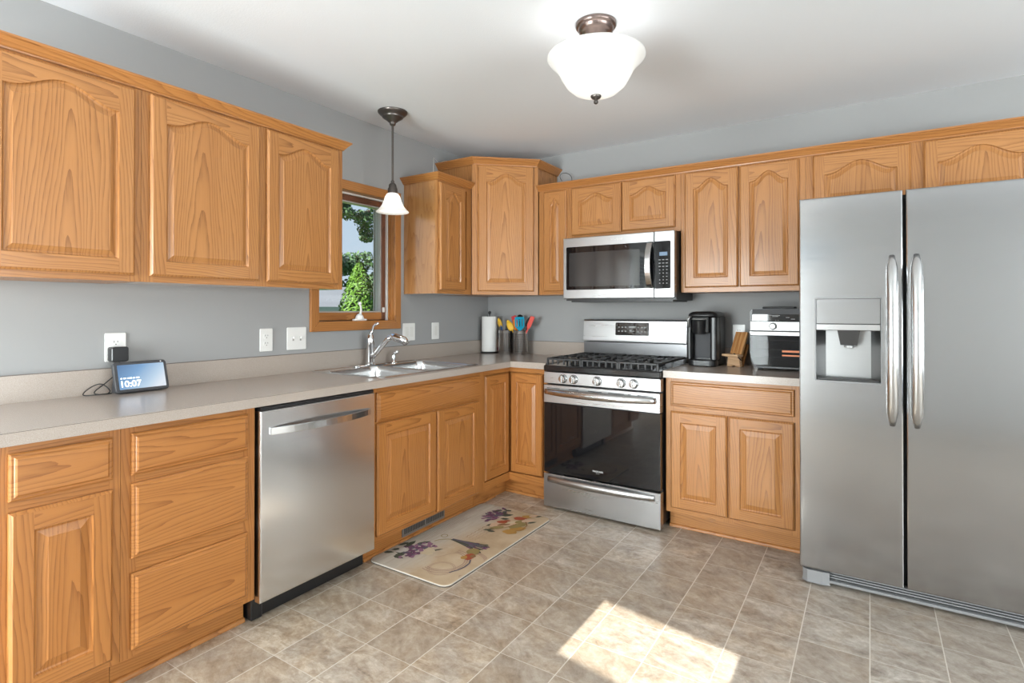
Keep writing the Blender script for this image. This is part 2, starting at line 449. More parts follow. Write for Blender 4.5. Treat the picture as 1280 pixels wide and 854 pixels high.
# ================================================================ the room
CEIL = 2.4444
def wall_with_holes(name, axis, pos, thick, a0, a1, z0, z1, holes, mat):
    """holes: (a0,a1,z0,z1) sorted along a"""
    mb = MB()
    def b(p, q, r, s):
        if q-p < 1e-4 or s-r < 1e-4: return
        if axis == 'x': mb.box((pos, p, r), (pos+thick, q, s))
        else: mb.box((p, pos, r), (q, pos+thick, s))
    cur = a0
    for h in sorted(holes):
        b(cur, h[0], z0, z1); b(h[0], h[1], z0, h[2]); b(h[0], h[1], h[3], z1); cur = h[1]
    b(cur, a1, z0, z1)
    return struct(mb.build(name, mat))
XR, YB = 6.0, -5.4
WIN = (-1.70, -1.08, 1.18, 1.995)
struct(MB().box((-.16, YB-.16, -.12), (XR+.16, .16, 0)).build('floor', M_FLOOR))
struct(MB().box((-.16, YB-.16, CEIL), (XR+.16, .16, CEIL+.2)).build('ceiling', M_CEIL))
wall_with_holes('wall_left', 'x', -.16, .16, YB-.16, .16, 0, CEIL, [WIN, (-5.05, -3.95, .04, 2.08)], M_WALL)
struct(MB().box((0, 0, 0), (XR, .16, CEIL)).build('wall_back', M_WALL))
wall_with_holes('wall_right', 'x', XR, .16, YB-.16, .16, 0, CEIL, [(-4.5, -1.5, .62, 2.08)], M_WALLR)
# rear wall behind the camera: slanted opening shaped for the sun patch, and two invented doorways
def rear_wall():
    mb = MB()
    # opening slanted to shape the sunlight on the floor: x 1.697..2.26, head falls .09 to the right in the sun patch
    te = math.tan(SUN_E); x0, x1 = 1.697, 2.262
    zt0 = (-1.478-YB)*te; zt1 = (-1.566-YB)*te; zb0 = (-1.945-YB)*te; zb1 = (-2.035-YB)*te
    b = lambda p, q, r, s: mb.box((p, YB-.04, r), (q, YB, s))
    b(-.16, .20, 0, CEIL); b(.20, 1.50, 2.06, CEIL); b(1.50, x0, 0, CEIL); b(x1, 4.80, 0, CEIL); b(4.80, 5.95, 2.08, CEIL); b(5.95, XR+.16, 0, CEIL)
    mb.prism([(x0, 0), (x1, 0), (x1, zb1), (x0, zb0)], YB-.04, YB, M=frame((0, 0, 0), X, Z, Y))
    mb.prism([(x0, zt0), (x1, zt1), (x1, CEIL), (x0, CEIL)], YB-.04, YB, M=frame((0, 0, 0), X, Z, Y))
    struct(mb.build('wall_rear', M_WALLR))
    g = MB().prism([(x0, zb0), (x1, zb1), (x1, zt1), (x0, zt0)], YB-.024, YB-.018, M=frame((0, 0, 0), X, Z, Y))
    struct(g.build('sun_patch_pane', M_GLASS))
rear_wall()
def big_window(name, axis, pos, a0, a1, z0, z1, mull, blinds=False):
    mb = MB(); w = .05
    def b(p, q, r, s, d0, d1):
        if axis == 'x': mb.box((pos+d0, p, r), (pos+d1, q, s))
        else: mb.box((p, pos+d0, r), (q, pos+d1, s))
    b(a0, a0+w, z0, z1, -.03, .03); b(a1-w, a1, z0, z1, -.03, .03); b(a0+w, a1-w, z0, z0+w, -.03, .03); b(a0+w, a1-w, z1-w, z1, -.03, .03)
    for k in range(1, mull): c = a0+(a1-a0)*k/mull; b(c-w/2, c+w/2, z0+w, z1-w, -.03, .03)
    if blinds:
        n = int((z1-z0-.1)/.05)
        for k in range(n): zz = z0+w+.02+k*.05; b(a0+w, a1-w, zz, zz+.004, .034, .058)
    fr = struct(mb.build(name, M_VINYL))
    g = MB()
    if axis == 'x': g.box((pos-.004, a0+w, z0+w), (pos+.004, a1-w, z1-w))
    else: g.box((a0+w, pos-.004, z0+w), (a1-w, pos+.004, z1-w))
    g.build('pane', M_GLASS, fr)
big_window('fill_window', 'x', XR+.06, -4.5, -1.5, .62, 2.08, 4)  # unseen window added to bring soft light onto the left cabinets
big_window('door_2', 'x', -.08, -5.05, -3.95, .04, 2.08, 2, blinds=True)
struct(MB().box((-.4, YB-4.2, 2.36), (1.62, YB-.17, 2.46)).build('sun_blocker', M_VINYL))  # unseen slab added to keep the sun out of the rear glass door
big_window('fill_door_rear', 'y', YB-.02, .20, 1.50, .0, 2.06, 2)  # unseen glass door added to throw low light onto the range wall
big_window('fill_door_back', 'y', YB-.02, 4.80, 5.95, 0.0, 2.08, 2)  # invented door adding frontal light, set clear of the refrigerator's reflection

# ---------------------------------------------------------------- the kitchen window
def kitchen_window():
    y0, y1, z0, z1 = WIN; t = .01
    c = MB(); k = .057; a0, a1, b0, b1 = y0+t, y1-t, z0+t, z1-t
    # casing as four mitred boards
    for pts, ax in (([(a0-k, b0-k), (a1+k, b0-k), (a1, b0), (a0, b0)], 'x'), ([(a0, b1), (a1, b1), (a1+k, b1+k), (a0-k, b1+k)], 'x'),
                    ([(a0-k, b0-k), (a0, b0), (a0, b1), (a0-k, b1+k)], 'y'), ([(a1, b0), (a1+k, b0-k), (a1+k, b1+k), (a1, b1)], 'y')):
        c.prism(pts, .0, .018, M=F_left(0), g=grain(ax), c=.003)
    # jamb liner
    for p, q, ax in (((-.155, y0, z0), (0, y0+t, z1), 'z'), ((-.155, y1-t, z0), (0, y1, z1), 'z'), ((-.155, y0+t, z0), (0, y1-t, z0+t), 'y'), ((-.155, y0+t, z1-t), (0, y1-t, z1), 'y')):
        c.box(p, q, g=grain(ax))
    # inner stop bead
    for p, q, ax in (((-.042, a1-.006, b0), (-.030, a1, b1), 'z'), ((-.018, a1-.004, b0), (-.008, a1, b1), 'z')):
        c.box(p, q, g=grain(ax))
    win = struct(c.build('window_1', M_OAKT, loc=(0, (y0+y1)/2, z0)))
    # sash
    s = MB(); sw = .036; xs0, xs1 = -.118, -.060; e = .010
    s.box((xs0, a1-e-sw, b0+.004), (xs1, a1-e, b1-e), 0, g=grain('z'), c=.003); s.box((xs0, a0+e, b0+.004), (xs1, a0+e+sw, b1-e), 0, g=grain('z'), c=.003)
    s.box((xs0, a0+e+sw, b1-e-sw), (xs1, a1-e-sw, b1-e), 0, g=grain('y'), c=.003)
    s.box((xs0, a0+e+sw, b0+.004), (xs1, a1-e-sw, b0+.052), 1, g=grain('y'), c=.003)
    s.build('sash', [M_OAKSHADE, M_OAKT], win, loc=(0, 0, 0))
    v = MB()
    for p, q in (((-.066, a1-e, b0), (-.046, a1, b1)), ((-.066, a0, b0), (-.046, a0+e, b1)), ((-.066, a0+e, b1-e), (-.046, a1-e, b1))): v.box(p, q)
    v.build('weatherstrip', M_VINYL, win)
    g = MB(); gs = a0+e+sw, a1-e-sw, b0+.052, b1-e-sw
    for p, q in (((-.112, gs[1]-.009, gs[2]), (-.066, gs[1], gs[3])), ((-.112, gs[0], gs[2]), (-.066, gs[0]+.009, gs[3])), ((-.112, gs[0]+.009, gs[2]), (-.066, gs[1]-.009, gs[2]+.009)), ((-.112, gs[0]+.009, gs[3]-.009), (-.066, gs[1]-.009, gs[3]))): g.box(p, q)
    g.build('glazing_bead', M_GREYVINYL, win)
    MB().box((-.094, gs[0]+.009, gs[2]+.009), (-.088, gs[1]-.009, gs[3]-.009)).build('pane', M_GLASS, win)
    x_ = MB()
    for p, q in (((-.140, gs[1], z0), (-.128, a1, z1)), ((-.140, a0, z0), (-.128, gs[0], z1)), ((-.140, gs[0], z0), (-.128, gs[1], gs[2])), ((-.140, gs[0], gs[3]), (-.128, gs[1], z1))): x_.box(p, q)
    x_.build('exterior_stop', M_GREYVINYL, win)
    # white crank operator on the sill
    h = MB(); cy = -1.352; hz = b0
    h.prism(rrect(cy-.052, cy+.052, -.046, -.012, .014), hz, hz+.012, M=Matrix(((0, 1, 0, 0), (1, 0, 0, 0), (0, 0, 1, 0), (0, 0, 0, 1))), c=.003)
    h.lathe([(0.0001, .034), (.012, .032), (.022, .022), (.027, .008), (.028, 0)][::-1], M=Matrix.Translation((-.03, cy, hz+.010)), n=20)
    h.tube([(-.03, cy+.004, hz+.036), (-.018, cy+.002, hz+.062), (-.012, cy-.006, hz+.090), (-.014, cy-.012, hz+.102)], [.0085, .007, .006, .006], n=10)
    h.sphere((-.014, cy-.012, hz+.108), .0115)
    h.build('crank_handle', M_WHITE, win)
    lk = MB().box((-.058, a1-e-.035, b0+.052), (-.046, a1-e-.018, b0+.085), c=.003).build('sash_lock', M_VINYL, win)
kitchen_window()

# ================================================================ cabinet builders
def arch_fn(s): s = abs(s)/.93; return .5*(1+math.cos(PI*s)) if s < 1 else 0.0
def rect_pts(W_, H_, d): return [(d, d), (W_-d, d), (W_-d, H_-d), (d, H_-d)]
def add_door(M, W_, H_, A=0.0, tr=.06, sw=.056, br=.058, t=.019, bevel_w=None):
    """raised panel door, lower left at local 0,0 ; top rail height tr at the shoulder, arch rises by A"""
    mb = MB(); e = .008; N = 20 if A else 1
    bevel_w = bevel_w or (.017 if A else .023)
    gs = grain('y')
    R = [[(x, y, w) for x, y in rect_pts(W_, H_, d)] for d, w in ((0, 0), (0, t-.0085), (.0045, t-.004), (e, t))]
    mb.loops(R, 0, M, gs)
    mb.mesh([(0, 0, 0), (W_, 0, 0), (W_, H_, 0), (0, H_, 0)], [(3, 2, 1, 0)], 0, False, M, gs)
    mb.mesh([(e, e, t), (sw, e, t), (sw, H_-e, t), (e, H_-e, t)], [(0, 1, 2, 3)], 0, False, M, grain('y'))
    mb.mesh([(W_-sw, e, t), (W_-e, e, t), (W_-e, H_-e, t), (W_-sw, H_-e, t)], [(0, 1, 2, 3)], 0, False, M, grain('y'))
    mb.mesh([(sw, e, t), (W_-sw, e, t), (W_-sw, br, t), (sw, br, t)], [(0, 1, 2, 3)], 0, False, M, grain('x'))
    Hs = H_-tr
    def top(d): return [(W_-sw-d-(W_-2*sw-2*d)*k/N, Hs-d+A*arch_fn(1-2*k/N)) for k in range(N+1)]
    tp = top(0); gr = grain('x', off=(rnd.uniform(-.02, .02), rnd.uniform(0, 9), rnd.uniform(0, 9)), cen=(0, H_-tr/2, 0))
    for k in range(N):
        mb.mesh([(*tp[k+1], t), (*tp[k], t), (tp[k][0], H_-e, t), (tp[k+1][0], H_-e, t)], [(0, 1, 2, 3)], 0, False, M, gr)
    gp = grain('y', off=(rnd.uniform(-.035, .035), rnd.uniform(0, 9), rnd.uniform(0, 9)), cen=(W_/2, 0, 0))
    def O(d, w): return [(sw+d, br+d, w), (W_-sw-d, br+d, w)] + [(x, y, w) for x, y in top(d)]
    bw = min(bevel_w, (W_-2*sw)*.24)
    mb.loops([O(0, t), O(.003, t-.0065), O(.0075, t-.0085), O(.0095, t-.0085), O(.0095+bw, t-.0025), O(.0105+bw, t-.0012)], 0, M, gp)
    d = .0105+bw; tp = top(d)
    for k in range(N):
        mb.mesh([(tp[k+1][0], br+d, t-.0012), (tp[k][0], br+d, t-.0012), (*tp[k], t-.0012), (*tp[k+1], t-.0012)], [(0, 1, 2, 3)], 0, False, M, gp)
    return mb
def add_drawer(M, W_, H_, t=.019):
    mb = MB(); g = grain('x', off=(rnd.uniform(-.05, .05), rnd.uniform(0, 9), rnd.uniform(0, 9)), cen=(0, H_*rnd.uniform(.3, .7), 0))
    R = [[(x, y, w) for x, y in rect_pts(W_, H_, d)] for d, w in ((0, 0), (0, t-.010), (.005, t-.006), (.0105, t-.006), (.0125, t-.0035), (.017, t))]
    return mb.loops(R, 0, M, g, cap0=True, cap1=True)
def cabinet(name, label, cat, M, W_, z0, z1, depth, stiles, rails, doors=(), drawers=(), toe=0.0, wood=None, dwood=None, group=None, side=None, hollow=None):
    """M: local frame with u along the front, v up, w out of the frame face (w=0)"""
    wood = wood or M_OAK; dwood = dwood or wood; ft = .019
    base = M @ Vector((W_/2, 0 if toe else z0, -depth/2))
    root = thing(name, label, cat, base, group)
    c = MB(); c.box((.0005, z0, -depth), (W_-.0005, hollow or z1, -ft-.0005), M=M, g=grain('y'))
    if hollow:
        for u in (.0005, W_-.0155): c.box((u, hollow, -depth), (u+.015, z1, -ft-.0005), M=M, g=grain('y'))
    if toe: c.box((.0003, .001, -depth+.02), (W_-.0003, z0, -.075), M=M, g=grain('x'))
    c.build('carcass', side or wood, root)
    f = MB()
    for u0, u1, v0, v1 in stiles: f.box((u0, v0, -ft), (u1, v1, 0), M=M, g=grain('y'))
    for u0, u1, v0, v1 in rails: f.box((u0, v0, -ft), (u1, v1, 0), M=M, g=grain('x'))
    f.build('face_frame', wood, root)
    for d in doors:
        u0, u1, v0, v1 = d[:4]; kw = d[4] if len(d) > 4 else {}
        add_door(M @ Matrix.Translation((u0, v0, .0012)), u1-u0, v1-v0, **kw).build('door', dwood, root)
    for u0, u1, v0, v1 in drawers:
        add_drawer(M @ Matrix.Translation((u0, v0, .0012)), u1-u0, v1-v0).build('drawer', dwood, root)
    if toe:
        s = MB(); q = [(0, 0), (.013, 0), (.0125, .006), (.010, .012), (.006, .016), (0, .017)]
        s.prism([(a, b) for a, b in q], 0.0002, W_-.0002, M=M @ Matrix(((0, 0, 1, 0), (0, 1, 0, .001), (1, 0, 0, -.0745), (0, 0, 0, 1))), g=lambda v: (v[0]+.2, v[1], v[2]))
        s.build('shoe_molding', M_OAKT, root)
    return root
def crown(name, label, path, z0, mat, sc=1.0):
    prof = [(.0, 0), (.007, 0), (.0085, .006), (.013, .010), (.022, .022), (.029, .029), (.031, .0325), (.0355, .034), (.037, .037), (.037, .043), (.0, .043)]
    prof = [(a*sc, b*sc) for a, b in prof]
    P = [Vector((*p, 0)) for p in path]; mb = MB(); n = len(P); off = []
    for i in range(n):
        d0 = (P[i]-P[i-1]).normalized() if i else (P[1]-P[0]).normalized(); d1 = (P[i+1]-P[i]).normalized() if i < n-1 else d0
        n0, n1 = Vector((d0.y, -d0.x, 0)), Vector((d1.y, -d1.x, 0)); b = n0+n1; off.append(b/(1+n0.dot(n1)))
    for i in range(n-1):
        vs = []; m = len(prof); L = (P[i+1]-P[i]).length
        for k in (i, i+1):
            for o, z in prof: q = P[k]+off[k]*o; vs.append((q.x, q.y, z0+z))
        fs = [(j, m+j, m+(j+1) % m, (j+1) % m) for j in range(m)] + [tuple(range(m)), tuple(range(2*m-1, m-1, -1))]
        D = (P[i+1]-P[i]).normalized(); r = rnd.uniform(0, 9)
        mb.mesh(vs, fs, 0, False, None, lambda v, D=D, r=r: (v[2]+.12, r, Vector(v).dot(D)))
    return tag(mb.build(name, mat), label, 'molding')

# ================================================================ base cabinets on the left wall (frame face x=.61)
ZB0, ZB1 = .11, .874
XF = .6105
def base_left(name, label, y0, y1, **kw):
    M = F_left(XF, y0)
    return cabinet(name, label, 'cabinet', M, y1-y0, ZB0, ZB1, XF-.002, toe=.11, wood=M_OAKB, group='oak base cabinets under the countertops', **kw)
# far-left unit: drawer over door
a = -3.245
base_left('base_cabinet', 'oak base cabinet with one drawer over one door, leftmost under the counter', a, -2.926,
          stiles=[(0, .04, ZB0, ZB1), (.287, .319, ZB0, ZB1)], rails=[(.04, .287, .838, ZB1), (.04, .287, .675, .712), (.04, .287, ZB0, .150)],
          doors=[(-3.207-a, -2.951-a, .135, .680, dict(sw=.055))], drawers=[(-3.207-a, -2.951-a, .712, .848)])
a = -2.925
base_left('base_cabinet', 'oak base cabinet with three stacked drawers, left of the dishwasher', a, -2.458,
          stiles=[(0, .045, ZB0, ZB1), (.42, .467, ZB0, ZB1)], rails=[(.045, .42, .838, ZB1), (.045, .42, .675, .712), (.045, .42, .383, .44), (.045, .42, ZB0, .150)],
          drawers=[(-2.897-a, -2.491-a, .711, .850), (-2.897-a, -2.491-a, .437, .684), (-2.897-a, -2.491-a, .136, .388)])
a = -1.836
sinkb = base_left('base_cabinet', 'oak base cabinet with two doors under the sink, vent in its toe kick', a, -.916, hollow=.72,
          stiles=[(0, .03, ZB0, ZB1), (.435, .485, ZB0, .712), (.85, .92, ZB0, ZB1)], rails=[(.03, .85, .838, ZB1), (.03, .435, .67, .712), (.485, .85, .67, .712), (.03, .435, ZB0, .145), (.485, .85, ZB0, .145)],
          doors=[(-1.820-a, -1.380-a, .137, .694), (-1.369-a, -.978-a, .124, .690)], drawers=[(-1.8205-a, -.957-a, .703, .848)])
v = MB(); xk = XF-.075
v.prism(rrect(-1.56, -1.205, .026, .082, .004, 2), 0, .006, M=F_left(xk+.0005), mat=0, c=.002)
for k in range(26):
    if k == 13: continue
    yy = -1.545+k*.0128
    v.box((xk+.0062, yy, .040), (xk+.0072, yy+.0075, .070), 1)
v.build('floor_vent', [M_VENT, M_SLOT], sinkb).__setitem__('label', 'grey louvred floor vent set in the toe kick')

# corner base cabinet (lazy susan) : two leaf doors meeting in the inner corner
def corner_base():
    root = thing('corner_base_cabinet', 'oak corner base cabinet with two narrow doors, left of the range', 'cabinet', (.3, -.3, 0), 'oak base cabinets under the countertops')
    c = MB(); ft = .019; yF = -.6105; x1 = .912; y0 = -.915
    c.box((.002, y0+.001, ZB0), (XF-ft-.001, -.002, ZB1), g=grain('z')); c.box((XF-ft-.001, yF+ft+.001, ZB0), (x1-.001, -.002, ZB1), g=grain('z'))
    c.box((.02, y0+.003, .001), (XF-.075, -.02, ZB0), g=grain('y')); c.box((XF-.075, yF+.075, .001), (x1-.003, -.02, ZB0), g=grain('x'))
    c.build('carcass', M_OAKB, root)
    f = MB(); ML, MR = F_left(XF, y0), F_back(yF, 0)
    L = -.6105-y0
    f.box((0, ZB0, -ft), (.018, ZB1, 0), M=ML, g=grain('y'))
    f.box((.018, .842, -ft), (L, ZB1, 0), M=ML, g=grain('x')); f.box((.018, ZB0, -ft), (L, .162, 0), M=ML, g=grain('x'))
    f.box((XF-ft, .842, -ft), (x1, ZB1, 0), M=MR, g=grain('x')); f.box((XF-ft, ZB0, -ft), (x1, .162, 0), M=MR, g=grain('x')); f.box((.895, .162, -ft), (x1, .842, 0), M=MR, g=grain('y'))
    f.build('face_frame', M_OAKB, root)
    add_door(F_left(XF-.012, -.892) @ Matrix.Translation((0, .167, 0)), .892-.622, .836-.167, sw=.045, bevel_w=.024).build('door', M_OAKB, root)
    add_door(F_back(-.5985, XF+.011) @ Matrix.Translation((0, .167, 0)), .868-XF-.011, .836-.167, sw=.045, bevel_w=.024).build('door', M_OAKB, root)
    s = MB(); q = [(0, 0), (.013, 0), (.0125, .006), (.010, .012), (.006, .016), (0, .017)]
    swp = Matrix(((0, 0, 1, 0), (0, 1, 0, .001), (1, 0, 0, -.0745), (0, 0, 0, 1)))
    s.prism(q, 0.002, L-.075+.0, M=ML @ Matrix.Translation((0, 0, 0)) @ swp, g=lambda v: (v[0]+.2, v[1], v[2]))
    s.prism(q, XF-.075, x1-.002, M=MR @ swp, g=lambda v: (v[0]+.2, v[1], v[2]))
    s.build('shoe_molding', M_OAKT, root)
corner_base()
# right of the range
a = 1.681
cabinet('base_cabinet', 'oak base cabinet with one wide drawer over two doors, between range and refrigerator', 'cabinet', F_back(-.6065, a), 2.368-a, ZB0, ZB1, .6045, toe=.11, wood=M_OAK, group='oak base cabinets under the countertops',
        stiles=[(0, .045, ZB0, ZB1), (.31, .365, ZB0, .712), (.645, .687, ZB0, ZB1)], rails=[(.045, .645, .838, ZB1), (.045, .31, .67, .712), (.365, .645, .67, .712), (.045, .31, ZB0, .155), (.365, .645, ZB0, .155)],
        doors=[(1.711-a, 2.016-a, .138, .685), (2.024-a, 2.340-a, .138, .685)], drawers=[(1.711-a, 2.340-a, .714, .851)])

# ================================================================ wall cabinets
ZU0, ZU1 = 1.366, 2.135
XU = .3005
ARCH = dict(A=.055, tr=.103, sw=.056, br=.058)
a = -3.245
GU = 'oak wall cabinets with arched doors'
cabinet('upper_cabinet', 'oak wall cabinet with one wide arched door, leftmost above the counter', 'cabinet', F_left(XU, a), -2.736-a, ZU0, ZU1, XU-.002, group=GU,
        stiles=[(0, .045, ZU0, ZU1), (.465, .509, ZU0, ZU1)], rails=[(.045, .465, ZU0, 1.40), (.045, .465, 2.085, ZU1)], doors=[(-3.205-a, -2.761-a, 1.390, 2.100, ARCH)])
a = -2.735
cabinet('upper_cabinet', 'oak wall cabinet with two arched doors, left of the window', 'cabinet', F_left(XU, a), -1.766-a, ZU0, ZU1, XU-.002, group=GU, side=M_OAKS,
        stiles=[(0, .045, ZU0, ZU1), (.47, .535, ZU0, ZU1), (.915, .969, ZU0, ZU1)], rails=[(.045, .47, ZU0, 1.40), (.535, .915, ZU0, 1.40), (.045, .47, 2.085, ZU1), (.535, .915, 2.085, ZU1)],
        doors=[(-2.708-a, -2.250-a, 1.390, 2.100, ARCH), (-2.212-a, -1.800-a, 1.390, 2.100, ARCH)])
crown('crown_molding', 'oak crown molding along the cabinet tops left of the window', [(XU, -3.246), (XU, -1.766), (.0, -1.766)], 2.108, M_OAKT)
a = -.992
cabinet('upper_cabinet', 'narrow oak wall cabinet right of the window with its glossy side facing the sink', 'cabinet', F_left(XU, a), -.630-a, ZU0, ZU1, XU-.002, group=GU, side=M_OAKS,
        stiles=[(0, .04, ZU0, ZU1), (.31, .362, ZU0, ZU1)], rails=[(.04, .31, ZU0, 1.40), (.04, .31, 2.085, ZU1)], doors=[(-.982-a, -.715-a, 1.390, 2.096, dict(A=.05, tr=.10, sw=.055, br=.056))])
crown('crown_molding', 'short oak crown molding topping the narrow cabinet beside the window', [(.0, -.992), (XU, -.992), (XU, -.632)], 2.108, M_OAKT)
def corner_wall_cabinet():
    z0, z1 = ZU0, 2.322; A_, B_ = Vector((.3005, -.624, 0)), Vector((.650, -.3005, 0))
    root = thing('corner_upper_cabinet', 'tall diagonal oak corner wall cabinet with one arched door', 'cabinet', (.25, -.25, z0), GU)
    U = (B_-A_).normalized(); Wn = Vector((U.y, -U.x, 0)); L = (B_-A_).length; M = frame(A_, U, Z, Wn); ft = .019
    c = MB(); c.prism([(.002, -.002), (.002, -.624), (A_.x-.004, -.624), (B_.x, B_.y+.004), (.650, -.002)], z0, z1, g=grain('z'))
    c.build('carcass', M_OAK, root)
    f = MB()
    for u0, u1 in ((0, .055), (L-.040, L)): f.box((u0, z0, .001), (u1, z1, ft), M=M, g=grain('y'))
    f.box((.055, z0, .001), (L-.040, 1.40, ft), M=M, g=grain('x')); f.box((.055, 2.26, .001), (L-.040, z1, ft), M=M, g=grain('x'))
    f.build('face_frame', M_OAK, root)
    add_door(M @ Matrix.Translation((.040, 1.390, ft+.0012)), L-.040-.034, 2.281-1.390, A=.06, tr=.118, sw=.060, br=.062).build('door', M_OAK, root)
    p0 = A_+Wn*ft; p1 = B_+Wn*ft
    t0 = (-.628-p0.y)/U.y; t1 = (.653-p0.x)/U.x; q0 = p0+U*t0; q1 = p0+U*t1
    crown('crown_molding', 'oak crown molding wrapping the top of the tall corner cabinet', [(.0, -.628), (q0.x, q0.y), (q1.x, q1.y), (.653, 0)], z1-.040, M_OAKT, 1.12)
corner_wall_cabinet()
YU = -.3005
MBK = lambda x: F_back(YU, x)
a = .664
cabinet('upper_cabinet', 'narrow oak wall cabinet with a slim arched door, left of the microwave', 'cabinet', MBK(a), .906-a, ZU0, ZU1, -YU-.002, group=GU,
        stiles=[(0, .045, ZU0, ZU1), (.205, .242, ZU0, ZU1)], rails=[(.045, .205, ZU0, 1.40), (.045, .205, 2.085, ZU1)], doors=[(.709-a, .890-a, 1.390, 2.097, dict(A=.045, tr=.095, sw=.052, br=.055, bevel_w=.018))])
a = .907
cabinet('upper_cabinet', 'short oak wall cabinet with two small arched doors above the microwave', 'cabinet', MBK(a), 1.680-a, 1.750, ZU1, -YU-.002, group=GU,
        stiles=[(0, .045, 1.750, ZU1), (.36, .41, 1.750, ZU1), (.725, .773, 1.750, ZU1)], rails=[(.045, .36, 1.750, 1.79), (.41, .725, 1.750, 1.79), (.045, .36, 2.085, ZU1), (.41, .725, 2.085, ZU1)],
        doors=[(.930-a, 1.292-a, 1.770, 2.099, dict(A=.045, tr=.095, sw=.056, br=.058)), (1.298-a, 1.647-a, 1.774, 2.099, dict(A=.045, tr=.095, sw=.056, br=.058))])
a = 1.681
cabinet('upper_cabinet', 'oak wall cabinet with two tall arched doors, between microwave and refrigerator', 'cabinet', MBK(a), 2.366-a, ZU0, ZU1, -YU-.002, group=GU,
        stiles=[(0, .04, ZU0, ZU1), (.32, .36, ZU0, ZU1), (.64, .685, ZU0, ZU1)], rails=[(.04, .32, ZU0, 1.40), (.36, .64, ZU0, 1.40), (.04, .32, 2.085, ZU1), (.36, .64, 2.085, ZU1)],
        doors=[(1.706-a, 2.0155-a, 1.394, 2.100, dict(A=.055, tr=.103, sw=.054, br=.058)), (2.0245-a, 2.335-a, 1.394, 2.100, dict(A=.055, tr=.103, sw=.054, br=.058))])
a = 2.367
cabinet('upper_cabinet', 'wide short oak wall cabinet with two arched doors above the refrigerator', 'cabinet', MBK(a), 3.345-a, 1.79, ZU1, -YU-.002, group=GU,
        stiles=[(0, .05, 1.79, ZU1), (.45, .54, 1.79, ZU1), (.94, .978, 1.79, ZU1)], rails=[(.05, .45, 1.79, 1.82), (.54, .94, 1.79, 1.82), (.05, .45, 2.085, ZU1), (.54, .94, 2.085, ZU1)],
        doors=[(2.402-a, 2.838-a, 1.805, 2.101, dict(A=.06, tr=.112, sw=.056, br=.050)), (2.889-a, 3.325-a, 1.805, 2.101, dict(A=.06, tr=.112, sw=.056, br=.050))])
crown('crown_molding', 'long oak crown molding above the microwave and refrigerator cabinets', [(.664, YU), (3.346, YU)], 2.106, M_OAKT)

# ================================================================ countertops
ZC, TC = .914, .0393; XC, YC = .6433, -.6462
def counter_left():
    mb = MB(); z0 = ZC-TC; h = (-1.752, -.960, .078, .560)
    y0 = -3.255
    B = lambda p, q: mb.box((p[0], p[1], z0), (q[0], q[1], ZC))
    B((.001, y0), (XC, h[0])); B((.001, h[0]), (h[2], h[1])); B((h[3], h[0]), (XC, h[1])); B((.001, h[1]), (XC, -.001)); B((XC, YC), (.911, -.001))
    o = mb.build('countertop', M_LAM, loc=(0, 0, 0))
    tag(o, 'L-shaped speckled beige laminate countertop holding the sink', 'countertop')
    s = MB(); s.box((.0012, y0, ZC), (.0195, -.0012, 1.016)); s.box((.0195, -.0195, ZC), (.911, -.0012, 1.016)); s.build('backsplash', M_LAM, o)
    l = MB(); l.box((XC, y0, ZC-.0028), (XC+.0003, YC, ZC-.0014)); l.box((.0195, y0, 1.0145), (.0200, -.0195, 1.0165)); l.box((.0195, -.0200, 1.0145), (.911, -.0195, 1.0165)); l.build('edge_seam', M_SEAM, o)
counter_left()
mb = MB(); mb.box((1.676, YC, ZC-TC), (2.372, -.001, ZC))
o = tag(mb.build('countertop', M_LAM), 'short speckled laminate countertop between range and refrigerator', 'countertop')
MB().box((1.676, -.0195, ZC), (2.372, -.0012, 1.016)).build('backsplash', M_LAM, o)
# ================================================================ appliances
def arc_path(p0, p1, out, rise, n=14, flat=1.0):
    """bowed handle path from p0 to p1 bulging along out"""
    p0, p1, out = Vector(p0), Vector(p1), Vector(out)
    return [p0+(p1-p0)*(k/n)+out*(rise*(1-abs(2*k/n-1)**2.4)) for k in range(n+1)]
def slab_hole(mb, M, x0, x1, y0, y1, t, hole, mat=0, e=.006):
    """slab with a rectangular hole in its front; local z=t is the front"""
    R = [[(a, b, w) for a, b in ((x0+d, y0+d), (x1-d, y0+d), (x1-d, y1-d), (x0+d, y1-d))] for d, w in ((0, 0), (0, t-e), (e*.3, t-e*.3), (e, t))]
    mb.loops(R, mat, M, cap0=True)
    h0, h1, k0, k1 = hole; X0, X1, Y0, Y1 = x0+e, x1-e, y0+e, y1-e
    for a, b, c, d in ((X0, h0, Y0, Y1), (h1, X1, Y0, Y1), (h0, h1, Y0, k0), (h0, h1, k1, Y1)):
        mb.mesh([(a, c, t), (b, c, t), (b, d, t), (a, d, t)], [(0, 1, 2, 3)], mat, False, M)

